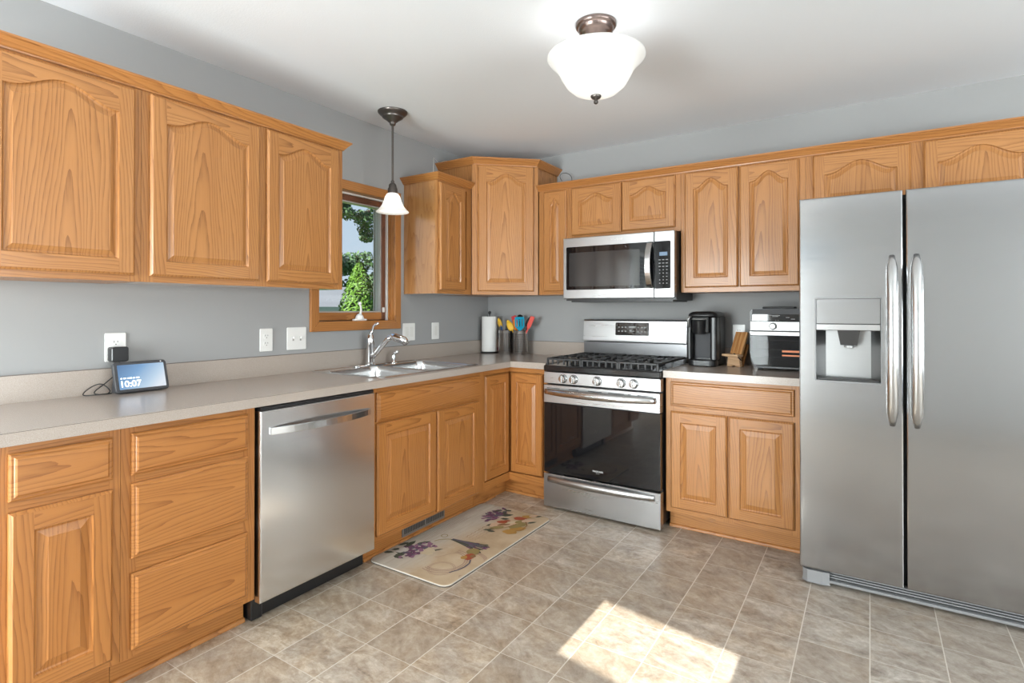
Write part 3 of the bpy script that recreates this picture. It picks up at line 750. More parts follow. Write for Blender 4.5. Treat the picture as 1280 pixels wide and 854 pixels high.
# ---- dishwasher
def dishwasher():
    y0, y1 = -2.449, -1.847; M = F_left(0, y0); Wd = y1-y0
    root = thing('dishwasher', 'stainless steel dishwasher with bowed handle, left of the sink cabinet', 'dishwasher', (.32, (y0+y1)/2, 0))
    b = MB(); b.box((.004, .10, .05), (Wd-.004, .868, .600), M=M); b.build('tub', M_BLACKM, root)
    d = MB(); R = [[(x, y, w) for x, y in ((q, .093+q), (Wd-q, .093+q), (Wd-q, .854-q), (q, .854-q))] for q, w in ((0, .601), (0, .632), (.0015, .6355), (.005, .6375))]
    d.loops(R, 0, M, cap0=True, cap1=True); d.build('door', M_STEELW, root)
    h = MB(); zc = .781; p = arc_path((.042, zc-.012, .640), (Wd-.034, zc-.012, .640), (0, 0, 1), .042, 18)
    h.strip(p, .030, .011, M=M, wdir=(0, 1, 0)); h.build('handle', M_STEELH, root, bevel=.002)
    k = MB(); k.box((.006, .004, .30), (Wd-.006, .092, .560), M=M); k.box((.0, .004, .545), (.05, .099, .575), M=M, c=.004); k.build('kick_plate', M_BLACK, root)
    g = MB(); g.box((.004, .856, .56), (Wd-.004, .868, .632), M=M); g.build('control_edge', M_BLACK, root)
dishwasher()

# ---- gas range
def gas_range():
    x0, x1 = .9165, 1.6715; yf = -.676; root = thing('gas_range', 'stainless steel gas range with black oven window and cast iron grates', 'range', ((x0+x1)/2, -.35, 0))
    M = F_back(yf, x0); Wd = x1-x0; cx = Wd/2
    b = MB(); b.box((x0+.004, -.62, .03), (x1-.004, -.012, .895)); b.box((x0+.03, -.60, .001), (x1-.03, -.05, .03)); b.build('body', M_BLACK, root)
    p = MB(); p.box((.0, .793, -.055), (Wd, .867, 0), M=M, c=.003); p.build('control_panel', M_STEEL, root)
    for k, xx in enumerate((1.055, 1.128, 1.284, 1.437, 1.514)):
        K = MB(); Mk = M @ Matrix.Translation((xx-x0, .829, .0005))
        K.lathe([(.0265, 0), (.0265, .004), (.0235, .006), (.0225, .022), (.0205, .026), (.0, .027)], 0, Mk, 28)
        K.box((-.0045, -.0225, .020), (.0045, .0225, .036), 0, Mk, c=.002)
        K.lathe([(.0285, 0), (.0285, .003), (.0, .0035)], 1, Mk, 28); K.build('knob', [M_STEELH, M_BLACKM], root)
    # oven door
    D = MB(); D.box((.002, .672, -.05), (Wd-.002, .785, .006), M=M, c=.003); D.build('door_top_rail', M_STEEL, root)
    for a, c in ((.026, .117), (.180, .246), (.31, .40), (.44, .54), (.565, .582), (.622, .716)): MB().box((a, .763, .0055), (c, .767, .0068), M=M).build('vent_slot', M_SLOT, root)
    G = MB(); G.box((.002, .232, -.05), (Wd-.002, .671, .004), M=M, c=.003); gl = G.build('oven_window', M_GLASSK, root)
    h = MB(); pp = arc_path((.018, .742, .010), (Wd-.026, .742, .010), (0, 0, 1), .050, 22)
    n = len(pp); h.tube(pp, [.0155+.004*math.sin(PI*i/(n-1)) for i in range(n)], M=M, n=14, sx=1.15, sy=.8, up=(0, 1, 0)); h.build('door_handle', M_STEELH, root)
    text('brand_mark', 'FRIGIDAIRE', .0135, M @ Matrix.Translation((cx-.004, .286, .0046)), M_MARK, root)
    text('brand_mark', 'GALLERY', .006, M @ Matrix.Translation((cx-.004, .2745, .0046)), M_MARKG, root)
    # storage drawer with a bowed pull moulded into its face
    d = MB(); d.box((0, .016, -.05), (Wd, .222, .004), M=M, c=.003); d.build('storage_drawer', M_STEEL, root)
    q = MB(); pp = arc_path((.035, .190, .001), (Wd-.035, .190, .001), (0, 0, 1), .026, 20)
    q.tube(pp, [.017+.004*math.sin(PI*i/20) for i in range(21)], M=M, n=14, sx=1.1, sy=.8, up=(0, 1, 0)); q.build('drawer_pull', M_STEEL, root)
    # cooktop
    c = MB(); c.box((x0, -.684, .870), (x1, -.105, .908), c=.006); c.build('cooktop', M_BLACKG, root)
    for bx, by, br in ((x0+.16, -.50, .045), (x0+.16, -.24, .038), (x0+.3775, -.37, .048), (x1-.16, -.50, .052), (x1-.16, -.24, .035)):
        B = MB(); T = Matrix.Translation((bx, by, .908))
        B.lathe([(br+.012, 0), (br+.012, .006), (br, .010), (br, .014), (br-.003, .0155), (0, .016)], 0, T, 24); B.build('burner', [M_BLACKM], root)
    zt, zb = .953, .909
    for k in range(3):
        g = MB(); a = x0+.014+k*.2425; b2 = a+.2405; ya, yb = -.664, -.118; w = .0055
        for xx in (a+w, b2-w): g.box((xx-w, ya, zt-.013), (xx+w, yb, zt), c=.0025)
        for yy in (ya+w, yb-w, (ya+yb)/2): g.box((a+2*w, yy-w, zt-.013), (b2-2*w, yy+w, zt), c=.0025)
        xm = (a+b2)/2
        for y_a, y_b in ((ya+.012, ya+.085), ((ya+yb)/2-.085, (ya+yb)/2-.007), ((ya+yb)/2+.007, (ya+yb)/2+.085), (yb-.085, yb-.012)):
            for xx in (xm-.042, xm, xm+.042): g.box((xx-.004, y_a, zt-.012), (xx+.004, y_b, zt+.0005), c=.002)
        for yy in ((ya*3+yb)/4, (ya+yb*3)/4): g.box((a+2*w, yy-.004, zt-.012), (a+.075, yy+.004, zt+.0005), c=.002); g.box((b2-.075, yy-.004, zt-.012), (b2-2*w, yy+.004, zt+.0005), c=.002)
        for xx in (a+w, b2-w):
            for yy in (ya+w, yb-w, (ya+yb)/2): g.box((xx-w, yy-w, zb), (xx+w, yy+w, zt-.006))
        for xx in (xm-.08, xm-.042, xm, xm+.042, xm+.08): g.box((xx-.005, ya-.001, zb+.004), (xx+.005, ya+.010, zt-.005), c=.002)
        g.build('grate', M_IRON, root)
    # backguard
    y = -.105; bx0, bx1 = x0+.004, x1-.014; Mb = F_back(y, 0)
    g = MB(); g.box((bx0, .909, -.095), (bx1, 1.030, -.012), M=Mb); g.build('backguard_riser', M_STEELD, root)
    g = MB(); pr = [(-.095, 1.030), (-.001, 1.036), (.0, 1.048), (-.010, 1.180), (-.018, 1.190), (-.095, 1.190)]
    g.prism([(-w, v) for w, v in pr][::-1], bx0, bx1, M=frame((0, y, 0), Y, Z, X)); g.build('backguard', M_STEEL, root, bevel=.002)
    tilt = Matrix.Translation((0, y-.0005, 1.048)) @ Matrix.Rotation(-math.atan2(.010, .132), 4, 'X')
    P = MB(); Mp = tilt @ frame((0, 0, 0), X, Z, -Y)
    P.prism(rrect(1.166, 1.406, .034, .122, .006), 0, .002, M=Mp); cp = P.build('display_panel', M_GLASSK, root)
    m = MB()
    for yy in (.062, .090):
        for xx in (1.192, 1.216, 1.241, 1.331, 1.356, 1.380): m.box((xx-.0065, yy-.004, .0021), (xx+.0065, yy+.004, .0026), M=Mp)
    m.box((1.262, .084, .0021), (1.312, .098, .0026), M=Mp); m.box((1.268, .060, .0021), (1.285, .072, .0026), M=Mp); m.box((1.290, .060, .0021), (1.306, .066, .0026), M=Mp)
    m.build('button_marking', M_MARKG, cp)
gas_range()

# ---- over-the-range microwave
def microwave():
    x0, x1 = .916, 1.673; z0, z1 = 1.3325, 1.742; yf = -.411; M = F_back(yf, 0)
    root = thing('microwave', 'stainless steel over-the-range microwave mounted above the gas range', 'microwave', ((x0+x1)/2, -.2, z0))
    b = MB(); b.box((x0+.004, -.370, z0-.012), (x1-.002, -.003, z1)); b.box((x0+.03, -.345, z0-.022), (x1-.03, -.03, z0-.012)); b.build('body', M_GREYK, root)
    xs = 1.546
    d = MB(); d.box((x0, z0, -.040), (xs-.0015, z1, 0), M=M, c=.004); dr = d.build('door', M_STEEL, root)
    p = MB(); p.box((xs+.0015, z0, -.040), (x1, z1, 0), M=M, c=.004); cpn = p.build('control_panel', M_STEEL, root)
    g = MB(); g.prism(rrect(.941, xs-.002, 1.392, 1.680, .008), 0, .0015, M=M); g.build('door_window', M_GLASSK, dr)
    w = MB(); w.prism(rrect(.962, 1.455, 1.415, 1.640, .006), .0015, .0018, M=M); w.build('window_mesh', M_GLASSMW, dr)
    g = MB(); g.prism(rrect(xs+.002, 1.649, 1.388, 1.680, .008), 0, .0015, M=M); kp = g.build('keypad', M_GLASSK, cpn)
    s = MB(); s.box((1.580, 1.590, .0016), (1.630, 1.613, .0021), M=M); s.build('display', M_DISPLAY, kp)
    m = MB()
    for r in range(8):
        zz = 1.565-r*.0205
        for c in range(3):
            if (r in (5,) and c == 0): continue
            xx = 1.582+c*.022; hw = .0065 if r < 3 else .0035; m.box((xx-hw, zz-.0022, .0016), (xx+hw, zz+.0022, .002), M=M)
    m.build('key_marking', M_MARKG, kp)
    h = MB(); pp = arc_path((1.520, 1.402, .004), (1.520, 1.672, .004), (0, 0, 1), .046, 16)
    h.strip(pp, .036, .010, M=M, wdir=(1, 0, 0)); h.build('handle', M_STEELH, dr, bevel=.003)
    text('brand_mark', 'Whirlpool', .019, M @ Matrix.Translation((1.300, 1.713, .0006)), M_MARK, dr)
M_GREYK = simple('charcoal_case', (.028, .027, .027), .38)
microwave()

# ---- refrigerator
def refrigerator():
    x0, xs, x1 = 2.388, 2.787, 3.300; yf = -.881; z0, z1 = .078, 1.767; M = F_back(yf, 0)
    root = thing('refrigerator', 'large stainless steel side-by-side refrigerator with ice and water dispenser', 'refrigerator', ((x0+x1)/2, -.45, 0))
    b = MB(); b.box((x0+.006, -.79, .03), (x1-.006, -.03, 1.755)); b.box((x0+.03, -.75, .001), (x1-.03, -.06, .03)); b.build('body', M_GREYP, root)
    hole = (2.452, 2.706, .936, 1.312)
    d = MB(); slab_hole(d, M @ Matrix.Translation((0, 0, -.085)), x0, xs-.006, z0, z1, .085, hole); fd = d.build('freezer_door', M_STEELV, root); fd['label'] = 'narrow left door with the dispenser'
    d = MB(); R = [[(x, y, w) for x, y in ((xs+.004+q, z0+q), (x1-q, z0+q), (x1-q, z1-q), (xs+.004+q, z1-q))] for q, w in ((0, -.085), (0, -.006), (.002, -.002), (.006, 0))]
    d.loops(R, 0, M, cap0=True, cap1=True); rd = d.build('refrigerator_door', M_STEELV, root); rd['label'] = 'wide right door'
    MB().box((xs-.006, z0+.01, -.09), (xs+.004, z1-.012, -.055), M=M).build('door_gasket', M_BLACKM, root)
    for xx, par, sg in ((2.742, fd, -1), (2.827, rd, 1)):
        h = MB(); pp = arc_path((xx, .764, .004), (xx, 1.490, .004), (0, 0, 1), .058, 26); n = len(pp)
        h.tube(pp, [.0205*min(1, .50+7*min(i, n-1-i)/(n-1)) for i in range(n)], M=M, n=18, sx=1.0, sy=.72, up=(1, 0, 0)); h.build('handle', M_STEELH, par)
    # dispenser
    h0, h1, k0, k1 = hole
    f = MB(); e = .0045
    ro, ri = rrect(h0-.001, h1+.001, k0-.001, k1+.001, .006), rrect(h0+e, h1-e, k0+e, k1-e, .004)
    f.loops([[(x, y, -.002) for x, y in ro], [(x, y, .0022) for x, y in ro], [(x, y, .0022) for x, y in ri], [(x, y, -.012) for x, y in ri]], 0, M); fr = f.build('dispenser', M_GREYP, fd)
    p = MB(); p.prism(rrect(h0+e+.001, h1-e-.001, 1.196, k1-e-.001, .003), -.02, .001, M=M, c=.001); p.build('dispenser_panel', M_STEELV, fr)
    p = MB(); p.box((h0+e, 1.166, -.06), (h1-e, 1.194, .0005), M=M, c=.002); p.build('dispenser_trim', M_STEELH, fr)
    r = MB(); a, b_, c, d_ = h0+e, h1-e, k0+e, 1.166; q = .035
    lo = [(a, c, -.001), (b_, c, -.001), (b_, d_, -.001), (a, d_, -.001)]; li = [(a+q, c+.012, -.075), (b_-q, c+.012, -.075), (b_-q, d_, -.075), (a+q, d_, -.075)]
    r.loops([lo, li], 0, M, cap1=True); r.build('dispenser_recess', M_STEELR, fr)
    t = MB(); t.box((a+.004, c+.001, -.07), (b_-.004, c+.010, -.004), M=M, c=.002); t.build('drip_tray', M_GREYK, fr)
    s = MB(); xm = (a+b_)/2+.004
    s.loops([[(xm+u*s_, zz, -.060+w*s_) for u, w in ((-.040, 0), (.040, 0), (.040, .052), (-.040, .052))] for zz, s_ in ((1.166, 1.08), (1.100, .80))][::-1], 0, M, cap0=True, cap1=True)
    s.build('dispenser_spout', M_GREYK, fr)
    l = MB(); l.lathe([(.017, 0), (.020, .004), (.020, .010), (.015, .013)], 0, M @ Matrix.Translation((xm, 1.100, -.036)) @ Matrix.Rotation(PI/2, 4, 'X'), 20); l.build('dispenser_nozzle', M_SILVER, fr)
    # grille and hinge foot
    g = MB(); g.box((x0+.105, .034, -.115), (x1-.02, .074, -.045), 0, M); g.box((x0+.10, .020, -.10), (x1-.01, .032, -.018), 1, M, c=.003)
    for k in range(3): g.box((x0+.112, .040+k*.011, -.045), (x1-.02, .045+k*.011, -.034), 1, M)
    g.build('base_grille', [M_BLACKM, M_GREYP], root)
    k = MB(); k.prism([(x0+.010, -.110), (x0+.10, -.110), (x0+.118, -.016), (x0+.090, -.008), (x0+.03, -.008), (x0+.010, -.025)][::-1], .012, .070, M=Matrix(((1, 0, 0, 0), (0, -1, 0, yf), (0, 0, 1, 0), (0, 0, 0, 1))), c=.004); k.build('hinge_cover', M_GREYP, root)
M_STEELR = brushed('dispenser_steel', (.30, .30, .30), .32, (3, 3, 300), .04)
refrigerator()

# ================================================================ sink and faucet
def sink():
    root = thing('sink', 'double-bowl stainless steel drop-in sink in the left countertop', 'sink', (.32, -1.356, ZC))
    x0, x1, y0, y1 = .045, .603, -1.776, -.937; zt = ZC+.004; zd = ZC+.002
    ym = (y0+y1)/2; mb = MB()
    ro = rrect(x0, x1, y0, y1, .030, 6); ri = rrect(x0+.010, x1-.010, y0+.010, y1-.010, .022, 6)
    mb.loops([[(x, y, ZC+.0005) for x, y in ro], [(x, y, zt) for x, y in inset(ro, .002)], [(x, y, zt) for x, y in inset(ro, .008)], [(x, y, zd) for x, y in ri]], 0, smooth=False)
    # deck around the bowls
    X0, X1, Y0, Y1 = x0+.010, x1-.010, y0+.010, y1-.010; xb = .120
    mb.mesh([(X0, Y0, zd), (xb, Y0, zd), (xb, Y1, zd), (X0, Y1, zd)], [(0, 1, 2, 3)])
    for c0, c1 in ((Y0, ym), (ym, Y1)):
        b = (xb+.008, X1-.022, c0+(.022 if c0 == Y0 else .012), c1-(.022 if c1 == Y1 else .012)); n = 8
        hp = rrect(b[0], b[1], b[2], b[3], .055, n); bx, by = (b[0]+b[1])/2, (b[2]+b[3])/2
        out = []
        for i, (x, y) in enumerate(hp):
            q = i//(n+1); k = i % (n+1); cx_, cy_ = ((X1, c0), (X1, c1), (xb, c1), (xb, c0))[q]
            horiz_first = q in (0, 2)
            if k == n//2: out.append((cx_, cy_))
            elif (k < n//2) == (q in (0, 2)): out.append((x if not False else x, cy_))
            else: out.append((cx_, y))
        lv = [[(x, y, zd) for x, y in out], [(x, y, zd) for x, y in hp]]
        mb.loops(lv, 0)
        dn = [[(x, y, zd) for x, y in hp], [(x, y, zd-.003) for x, y in inset(hp, .002)], [(x, y, ZC-.03) for x, y in inset(hp, .005)], [(x, y, ZC-.155) for x, y in inset(hp, .014)], [(x, y, ZC-.172) for x, y in inset(hp, .022)], [(x, y, ZC-.178) for x, y in inset(hp, .040)]]
        mb.loops(dn, 0, smooth=True, cap1=False)
        base = inset(hp, .040); mb.mesh([(x, y, ZC-.178) for x, y in base], [tuple(range(len(base)))])
    mb.build('basin', M_SINK, root)
    for yy in (-1.56, -1.15):
        d = MB(); d.lathe([(.042, 0), (.040, .003), (.030, .003), (.026, -.001), (0, -.001)], 0, Matrix.Translation((.35, yy, ZC-.1775)), 24); d.build('drain', M_CHROME, root)
sink()
def faucet():
    bx, by, z = .090, -1.372, ZC+.0022
    root = thing('faucet', 'chrome single-lever pull-out faucet arching over the sink', 'faucet', (bx, by, z))
    p = MB(); p.prism(rrect(bx-.026, bx+.026, by-.125, by+.125, .025), z, z+.009, c=.003); p.build('deck_plate', M_CHROME, root)
    b = MB(); b.lathe([(.029, .009), (.029, .014), (.024, .020), (.023, .125), (.025, .130), (.025, .160), (.022, .176), (.014, .190), (0, .194)], 0, Matrix.Translation((bx, by, z)), 24); b.build('body', M_CHROME, root)
    s = MB(); P = [(bx+.012, by+.005, z+.050), (bx+.045, by+.014, z+.085), (bx+.085, by+.022, z+.130), (bx+.120, by+.030, z+.165), (bx+.150, by+.036, z+.182)]
    s.tube(P, [.0135, .0145, .0150, .0155, .017], n=16)
    s.lathe([(.0165, 0), (.020, .01), (.020, .03), (.0, .034)], 0, Matrix.Translation((bx+.010, by+.004, z+.042)), 16)
    s.build('spout', M_CHROME, root)
    h = MB(); d = Vector((.075, .020, -.022)); q = Vector((bx+.150, by+.036, z+.182))
    h.tube([q-d*.08, q+d*.25, q+d*.7, q+d*1.0, q+d*1.25+Vector((0, 0, -.014))], [.019, .0235, .0245, .0235, .020], n=18); h.build('spray_head', M_CHROME, root)
    l = MB(); l.tube([(bx, by, z+.188), (bx+.004, by+.012, z+.215), (bx+.002, by+.022, z+.240), (bx+.012, by+.040, z+.256)], [.011, .008, .0065, .008], n=12); l.sphere((bx+.016, by+.045, z+.257), .0095, 0); l.build('lever', M_CHROME, root)
    sx, sy = .092, -1.178
    r2 = thing('soap_dispenser', 'small chrome soap dispenser at the right of the faucet', 'soap dispenser', (sx, sy, z))
    m = MB(); m.lathe([(.024, 0), (.024, .006), (.017, .014), (.013, .034), (.012, .052), (.0, .054)], 0, Matrix.Translation((sx, sy, z)), 20); m.build('base', M_CHROME, r2)
    m = MB(); m.tube([(sx, sy, z+.050), (sx+.006, sy+.004, z+.066), (sx+.028, sy+.012, z+.076)], [.010, .010, .011], n=12); m.build('pump_head', M_CHROME, r2)
faucet()

# ================================================================ lamps
def lamp_fixture(cx, cy, label, watts):
    root = thing('ceiling_light', label, 'ceiling light', (cx, cy, CEIL))
    T = Matrix.Translation((cx, cy, CEIL))
    c = MB(); c.lathe([(.084, -.0005), (.084, -.012), (.080, -.018), (.074, -.021), (.070, -.034), (.062, -.040), (.056, -.044), (.050, -.058), (.036, -.066), (.020, -.072), (.014, -.076), (.0, -.076)], 0, T, 40); c.build('canopy', M_COPPER, root)
    st = MB(); st.lathe([(.009, -.070), (.009, -.300)], 0, T, 12)
    st.build('stem', M_COPPER, root)
    b = MB(); R = [(.016, -.300), (.050, -.298), (.090, -.283), (.122, -.255), (.142, -.222), (.158, -.190), (.178, -.166), (.196, -.150), (.2015, -.142), (.200, -.136), (.194, -.138), (.174, -.156), (.152, -.182), (.136, -.216), (.116, -.248), (.086, -.274), (.048, -.290), (.016, -.292)]
    b.lathe(R, 0, T, 48, sharp=100); b.build('glass_bowl', M_BOWL, root)
    f = MB(); f.lathe([(.022, -.299), (.022, -.304), (.017, -.311), (.008, -.315), (.006, -.318), (.0095, -.323), (.009, -.330), (.004, -.334), (0, -.334)], 0, T, 20); f.build('finial', M_BRONZE, root)
    lamp('ceiling_lamp_light', 'POINT', (cx, cy, CEIL-.205), watts, color=(1, .97, .93), radius=.05)
def pendant():
    # pendant over the sink
    px, py = .267, -1.362; T = Matrix.Translation((px, py, CEIL)); r2 = thing('pendant_light', 'bronze pendant light with small frosted white bell shade hanging over the sink', 'pendant light', (px, py, CEIL))
    c = MB(); c.lathe([(.088, -.0005), (.088, -.006), (.082, -.014), (.068, -.026), (.063, -.028), (.061, -.036), (.046, -.046), (.040, -.048), (.026, -.062), (.020, -.066), (.017, -.078), (.010, -.084), (0, -.085)], 0, T, 36); c.build('canopy', M_BRONZE, r2)
    c = MB(); c.lathe([(.0065, -.082), (.0065, -.418)], 0, T, 14); c.sphere((px, py, CEIL-.420), .0115); c.build('rod', M_BRONZE, r2)
    c = MB(); c.lathe([(.008, -.424), (.018, -.432), (.023, -.440), (.024, -.455), (.029, -.462), (.029, -.490), (.024, -.494), (0, -.494)], 0, T, 24); c.build('socket_cup', M_BRONZE, r2)
    c = MB(); c.lathe([(.022, -.487), (.034, -.492), (.045, -.510), (.052, -.535), (.064, -.562), (.080, -.584), (.094, -.597), (.0965, -.602), (.093, -.603), (.078, -.589), (.062, -.567), (.050, -.538), (.042, -.513), (.032, -.497), (.022, -.492)], 0, T, 40, sharp=100); c.build('glass_shade', M_SHADE, r2)
    lamp('pendant_lamp_light', 'POINT', (px, py, CEIL-.555), .9, color=(1, .95, .88), radius=.03)
lamp_fixture(1.712, -1.638, 'semi-flush ceiling light with frosted white glass bowl', 1.0)
lamp_fixture(1.9, -4.55, 'added unseen fill light in a copied bowl fixture, near the rear wall', 15)  # out-of-view fixture added to brighten the rear of the room
lamp_fixture(4.6, -3.3, 'added unseen fill light in a copied bowl fixture, near the right wall', 24)  # second out-of-view fixture added as fill
pendant()

# ================================================================ wall plates
def plate(name, label, M, w, h, kind, cat, group=None):
    root = MB(); root.prism(rrect(-w/2, w/2, -h/2, h/2, .005, 3), .0003, .006, M=M, c=.0022)
    o = tag(root.build(name, M_WHITE, loc=M.translation), label, cat, group)
    if kind == 'duplex':
        for s in (1, -1):
            r = MB(); r.prism(rrect(-.017, .017, s*.0195-.0145, s*.0195+.0145, .012, 4), .006, .0075, M=M); rc = r.build('receptacle', M_WHITE, o)
            k = MB()
            for xx, hh in ((-.0065, .0085), (.0065, .0070)): k.box((xx-.0011, s*.0195+.001-hh/2+.003, .0075), (xx+.0011, s*.0195+.001+hh/2+.003, .0079), M=M)
            k.lathe([(.0024, 0), (.0024, .0004), (0, .0005)], 0, M @ Matrix.Translation((0, s*.0195-.0075, .0075)), 10); k.build('slot', M_SLOT, rc)
    elif kind == 'toggle2':
        for xx in (-.023, .023):
            MB().box((xx-.005, -.012, .006), (xx+.005, .012, .0068), M=M).build('switch_frame', M_GREYVINYL, o)
            t = MB(); t.box((xx-.0035, -.001, .0065), (xx+.0035, .011, .018), M=M @ Matrix.Translation((0, 0, 0)), c=.001); t.build('toggle', M_WHITE, o)
    elif kind == 'decora':
        r = MB(); r.prism(rrect(-.0165, .0165, -.0335, .0335, .002, 2), .006, .0072, M=M, c=.0006); r.build('rocker', M_VINYL, o)
    elif kind == 'decora2':
        for xx in (-.023, .023):
            r = MB(); r.prism(rrect(xx-.0165, xx+.0165, -.0335, .0335, .002, 2), .006, .0072, M=M, c=.0006); r.build('rocker', M_VINYL, o)
    return o
ML = F_left(0)
pa = plate('wall_outlet', 'white wall outlet with the black charger plugged in', ML @ Matrix.Translation((-2.703, 1.101, 0)), .078, .120, 'duplex', 'outlet')
plate('wall_outlet', 'white wall outlet left of the double light switch, nothing plugged in', ML @ Matrix.Translation((-2.013, 1.100, 0)), .073, .120, 'duplex', 'outlet')
plate('light_switch', 'white double toggle light switch below the left edge of the window', ML @ Matrix.Translation((-1.830, 1.100, 0)), .122, .124, 'toggle2', 'light switch')
plate('light_switch', 'wide white double switch plate just right of the window', ML @ Matrix.Translation((-.944, 1.107, 0)), .120, .120, 'decora2', 'light switch')
plate('light_switch', 'narrow white rocker switch between the window and the corner', ML @ Matrix.Translation((-.668, 1.106, 0)), .078, .122, 'decora', 'light switch')
plate('wall_outlet', 'white wall outlet behind the wooden stand on the range wall', F_back(0) @ Matrix.Translation((1.962, 1.105, 0)), .075, .120, 'duplex', 'outlet')
# ================================================================ things on the counters
def screen_mat():
    t = NT('lit_screen'); gc = t.node('Attribute', 1, {'attribute_name': 'gc'}); sep = t.n.new('ShaderNodeSeparateXYZ'); t.l.new(gc, sep.inputs[0])
    u = t.m('MULTIPLY_ADD', sep.outputs[0], 5.2, .5); v_ = t.m('MULTIPLY', sep.outputs[1], 8.0)
    f = t.m('ADD', t.m('MULTIPLY', u, .75), t.m('MULTIPLY', t.m('SUBTRACT', 1.0, v_), .45))
    c = t.ramp(f, [(0.0, (.08, .17, .34)), (.45, (.20, .38, .64)), (.8, (.52, .68, .84)), (1.0, (.78, .84, .92))])
    t.set(Base_Color=(.01, .01, .01), Roughness=.08, Emission_Color=c, Emission_Strength=.75)
    return t.mat
M_SCREEN = screen_mat()
def smart_display():
    o = Vector((.122, -2.645, ZC)); root = thing('smart_display', 'small smart display showing a clock, below the left outlet', 'smart display', o)
    a = math.radians(17); V = Vector((-math.sin(a), 0, math.cos(a))); Wd = Vector((math.cos(a), 0, math.sin(a)))
    M = frame(o+Vector((0, 0, .0066)), Y, V, Wd); w, h = .202, .128
    b = MB(); b.prism(rrect(-w/2, w/2, 0, h, .014, 5), -.018, 0, M=M, c=.003)
    b.prism([(-.022, .0), (-.095, .0), (-.085, .05), (-.068, .085), (-.048, .100)][::-1], -w/2+.02, w/2-.02, M=frame(o, X, Z, -Y))
    b.build('case', M_CASE, root)
    s = MB(); s.prism(rrect(-w/2+.014, w/2-.012, .013, h-.013, .002, 2), .0002, .0008, M=M, g=lambda v: v); s.build('screen', M_SCREEN, root)
    text('clock_digits', '10:07', .036, M @ Matrix.Translation((-.046, .034, .0012)), M_GLOWTXT, root, weight=.0006)
    t = MB()
    for x, l in ((-.080, .006), (-.070, .010), (-.056, .018), (-.034, .007), (-.023, .012)): t.box((x, .056, .001), (x+l, .061, .0014), M=M)
    t.build('date_line', M_GLOWTXT, root)
    c = MB(); c.lathe([(.0028, 0), (.0028, .0006), (0, .0007)], 0, M @ Matrix.Translation((w/2-.022, h-.007, 0)), 12); c.build('camera', M_MARK, root)
M_GLOWTXT = simple('lit_text', (.8, .85, .9), .5, emis=(.9, .95, 1), es=1.0)
M_CASE = simple('charcoal_fabric', (.045, .045, .050), .6)
smart_display()
def charger():
    o = Vector((.008, -2.703, 1.0725)); b = MB()
    b.prism(rrect(-.031, .031, -.031, .031, .009, 5), .0, .042, M=frame(o, Y, Z, X), c=.003)
    tag(b.build('power_adapter', M_BLACK, loc=o), 'black power adapter plugged into the leftmost outlet', 'charger')
    c = MB(); P = [(.040, -2.703, 1.040), (.040, -2.71, 1.00), (.030, -2.745, .960), (.045, -2.790, .930), (.060, -2.792, .9195), (.085, -2.765, .9195), (.060, -2.745, .930), (.034, -2.765, .955), (.030, -2.80, .945), (.042, -2.83, .9195), (.08, -2.795, .9195), (.085, -2.742, .9195)]
    Q = []
    for i in range(len(P)-1):
        p0, p1, p2, p3 = (Vector(P[max(0, min(len(P)-1, i+k))]) for k in (-1, 0, 1, 2))
        for k in range(6):
            t = k/6; Q.append(.5*((2*p1)+(p2-p0)*t+(2*p0-5*p1+4*p2-p3)*t*t+(3*p1-p0-3*p2+p3)*t**3))
    c.tube(Q, .0021, n=6); tag(c.build('charging_cable', M_BLACK), 'black cord coiled behind the left side of the smart display', 'cord')
charger()
def paper_towels():
    x, y = .098, -.118; T = Matrix.Translation((x, y, ZC))
    r = thing('paper_towel_holder', 'black upright paper towel holder in the counter corner', 'paper towel holder', (x, y, ZC))
    b = MB(); b.lathe([(.075, 0.0003), (.076, .006), (.070, .011), (.0, .011)], 0, T, 32); b.build('base', M_BLACK, r)
    b = MB(); b.lathe([(.006, .010), (.006, .310), (.010, .313), (.013, .322), (.010, .332), (0, .336)], 0, T, 14); b.build('post', M_BLACK, r)
    m = MB(); m.lathe([(.0195, .013), (.060, .013), (.0625, .016), (.0625, .289), (.060, .292), (.0195, .292), (.0195, .013)], 0, T, 40); m.mesh([(x+.030, y-.0552, ZC+.014), (x+.0615, y-.0150, ZC+.014), (x+.0615, y-.0150, ZC+.291), (x+.030, y-.0552, ZC+.291)], [(0, 1, 2, 3)])
    o = m.build('paper_towel_roll', M_PAPER, loc=(x, y, ZC)); tag(o, 'white roll of paper towels standing on the black holder', 'paper towels')
paper_towels()
def little_box():
    o = thing('wooden_box', 'small pale box with dark red lid between paper towels and utensil holders', 'box', (.1785, -.053, ZC))
    MB().box((.158, -.085, ZC+.0003), (.199, -.026, ZC+.112), c=.002, g=grain('z')).build('box_body', M_WOODL, o)
    MB().box((.1565, -.087, ZC+.1125), (.2005, -.0245, ZC+.124), c=.003).build('lid', M_DKRED, o)
    k = MB(); k.lathe([(.010, 0), (.016, .006), (.016, .012), (.0, .018)], 0, Matrix.Translation((.172, -.085, ZC+.035)) @ Matrix.Rotation(PI/2, 4, 'X'), 18); k.build('knob', M_DKRED, o)
little_box()
CR = [(.262, -.125), (.397, -.128)]
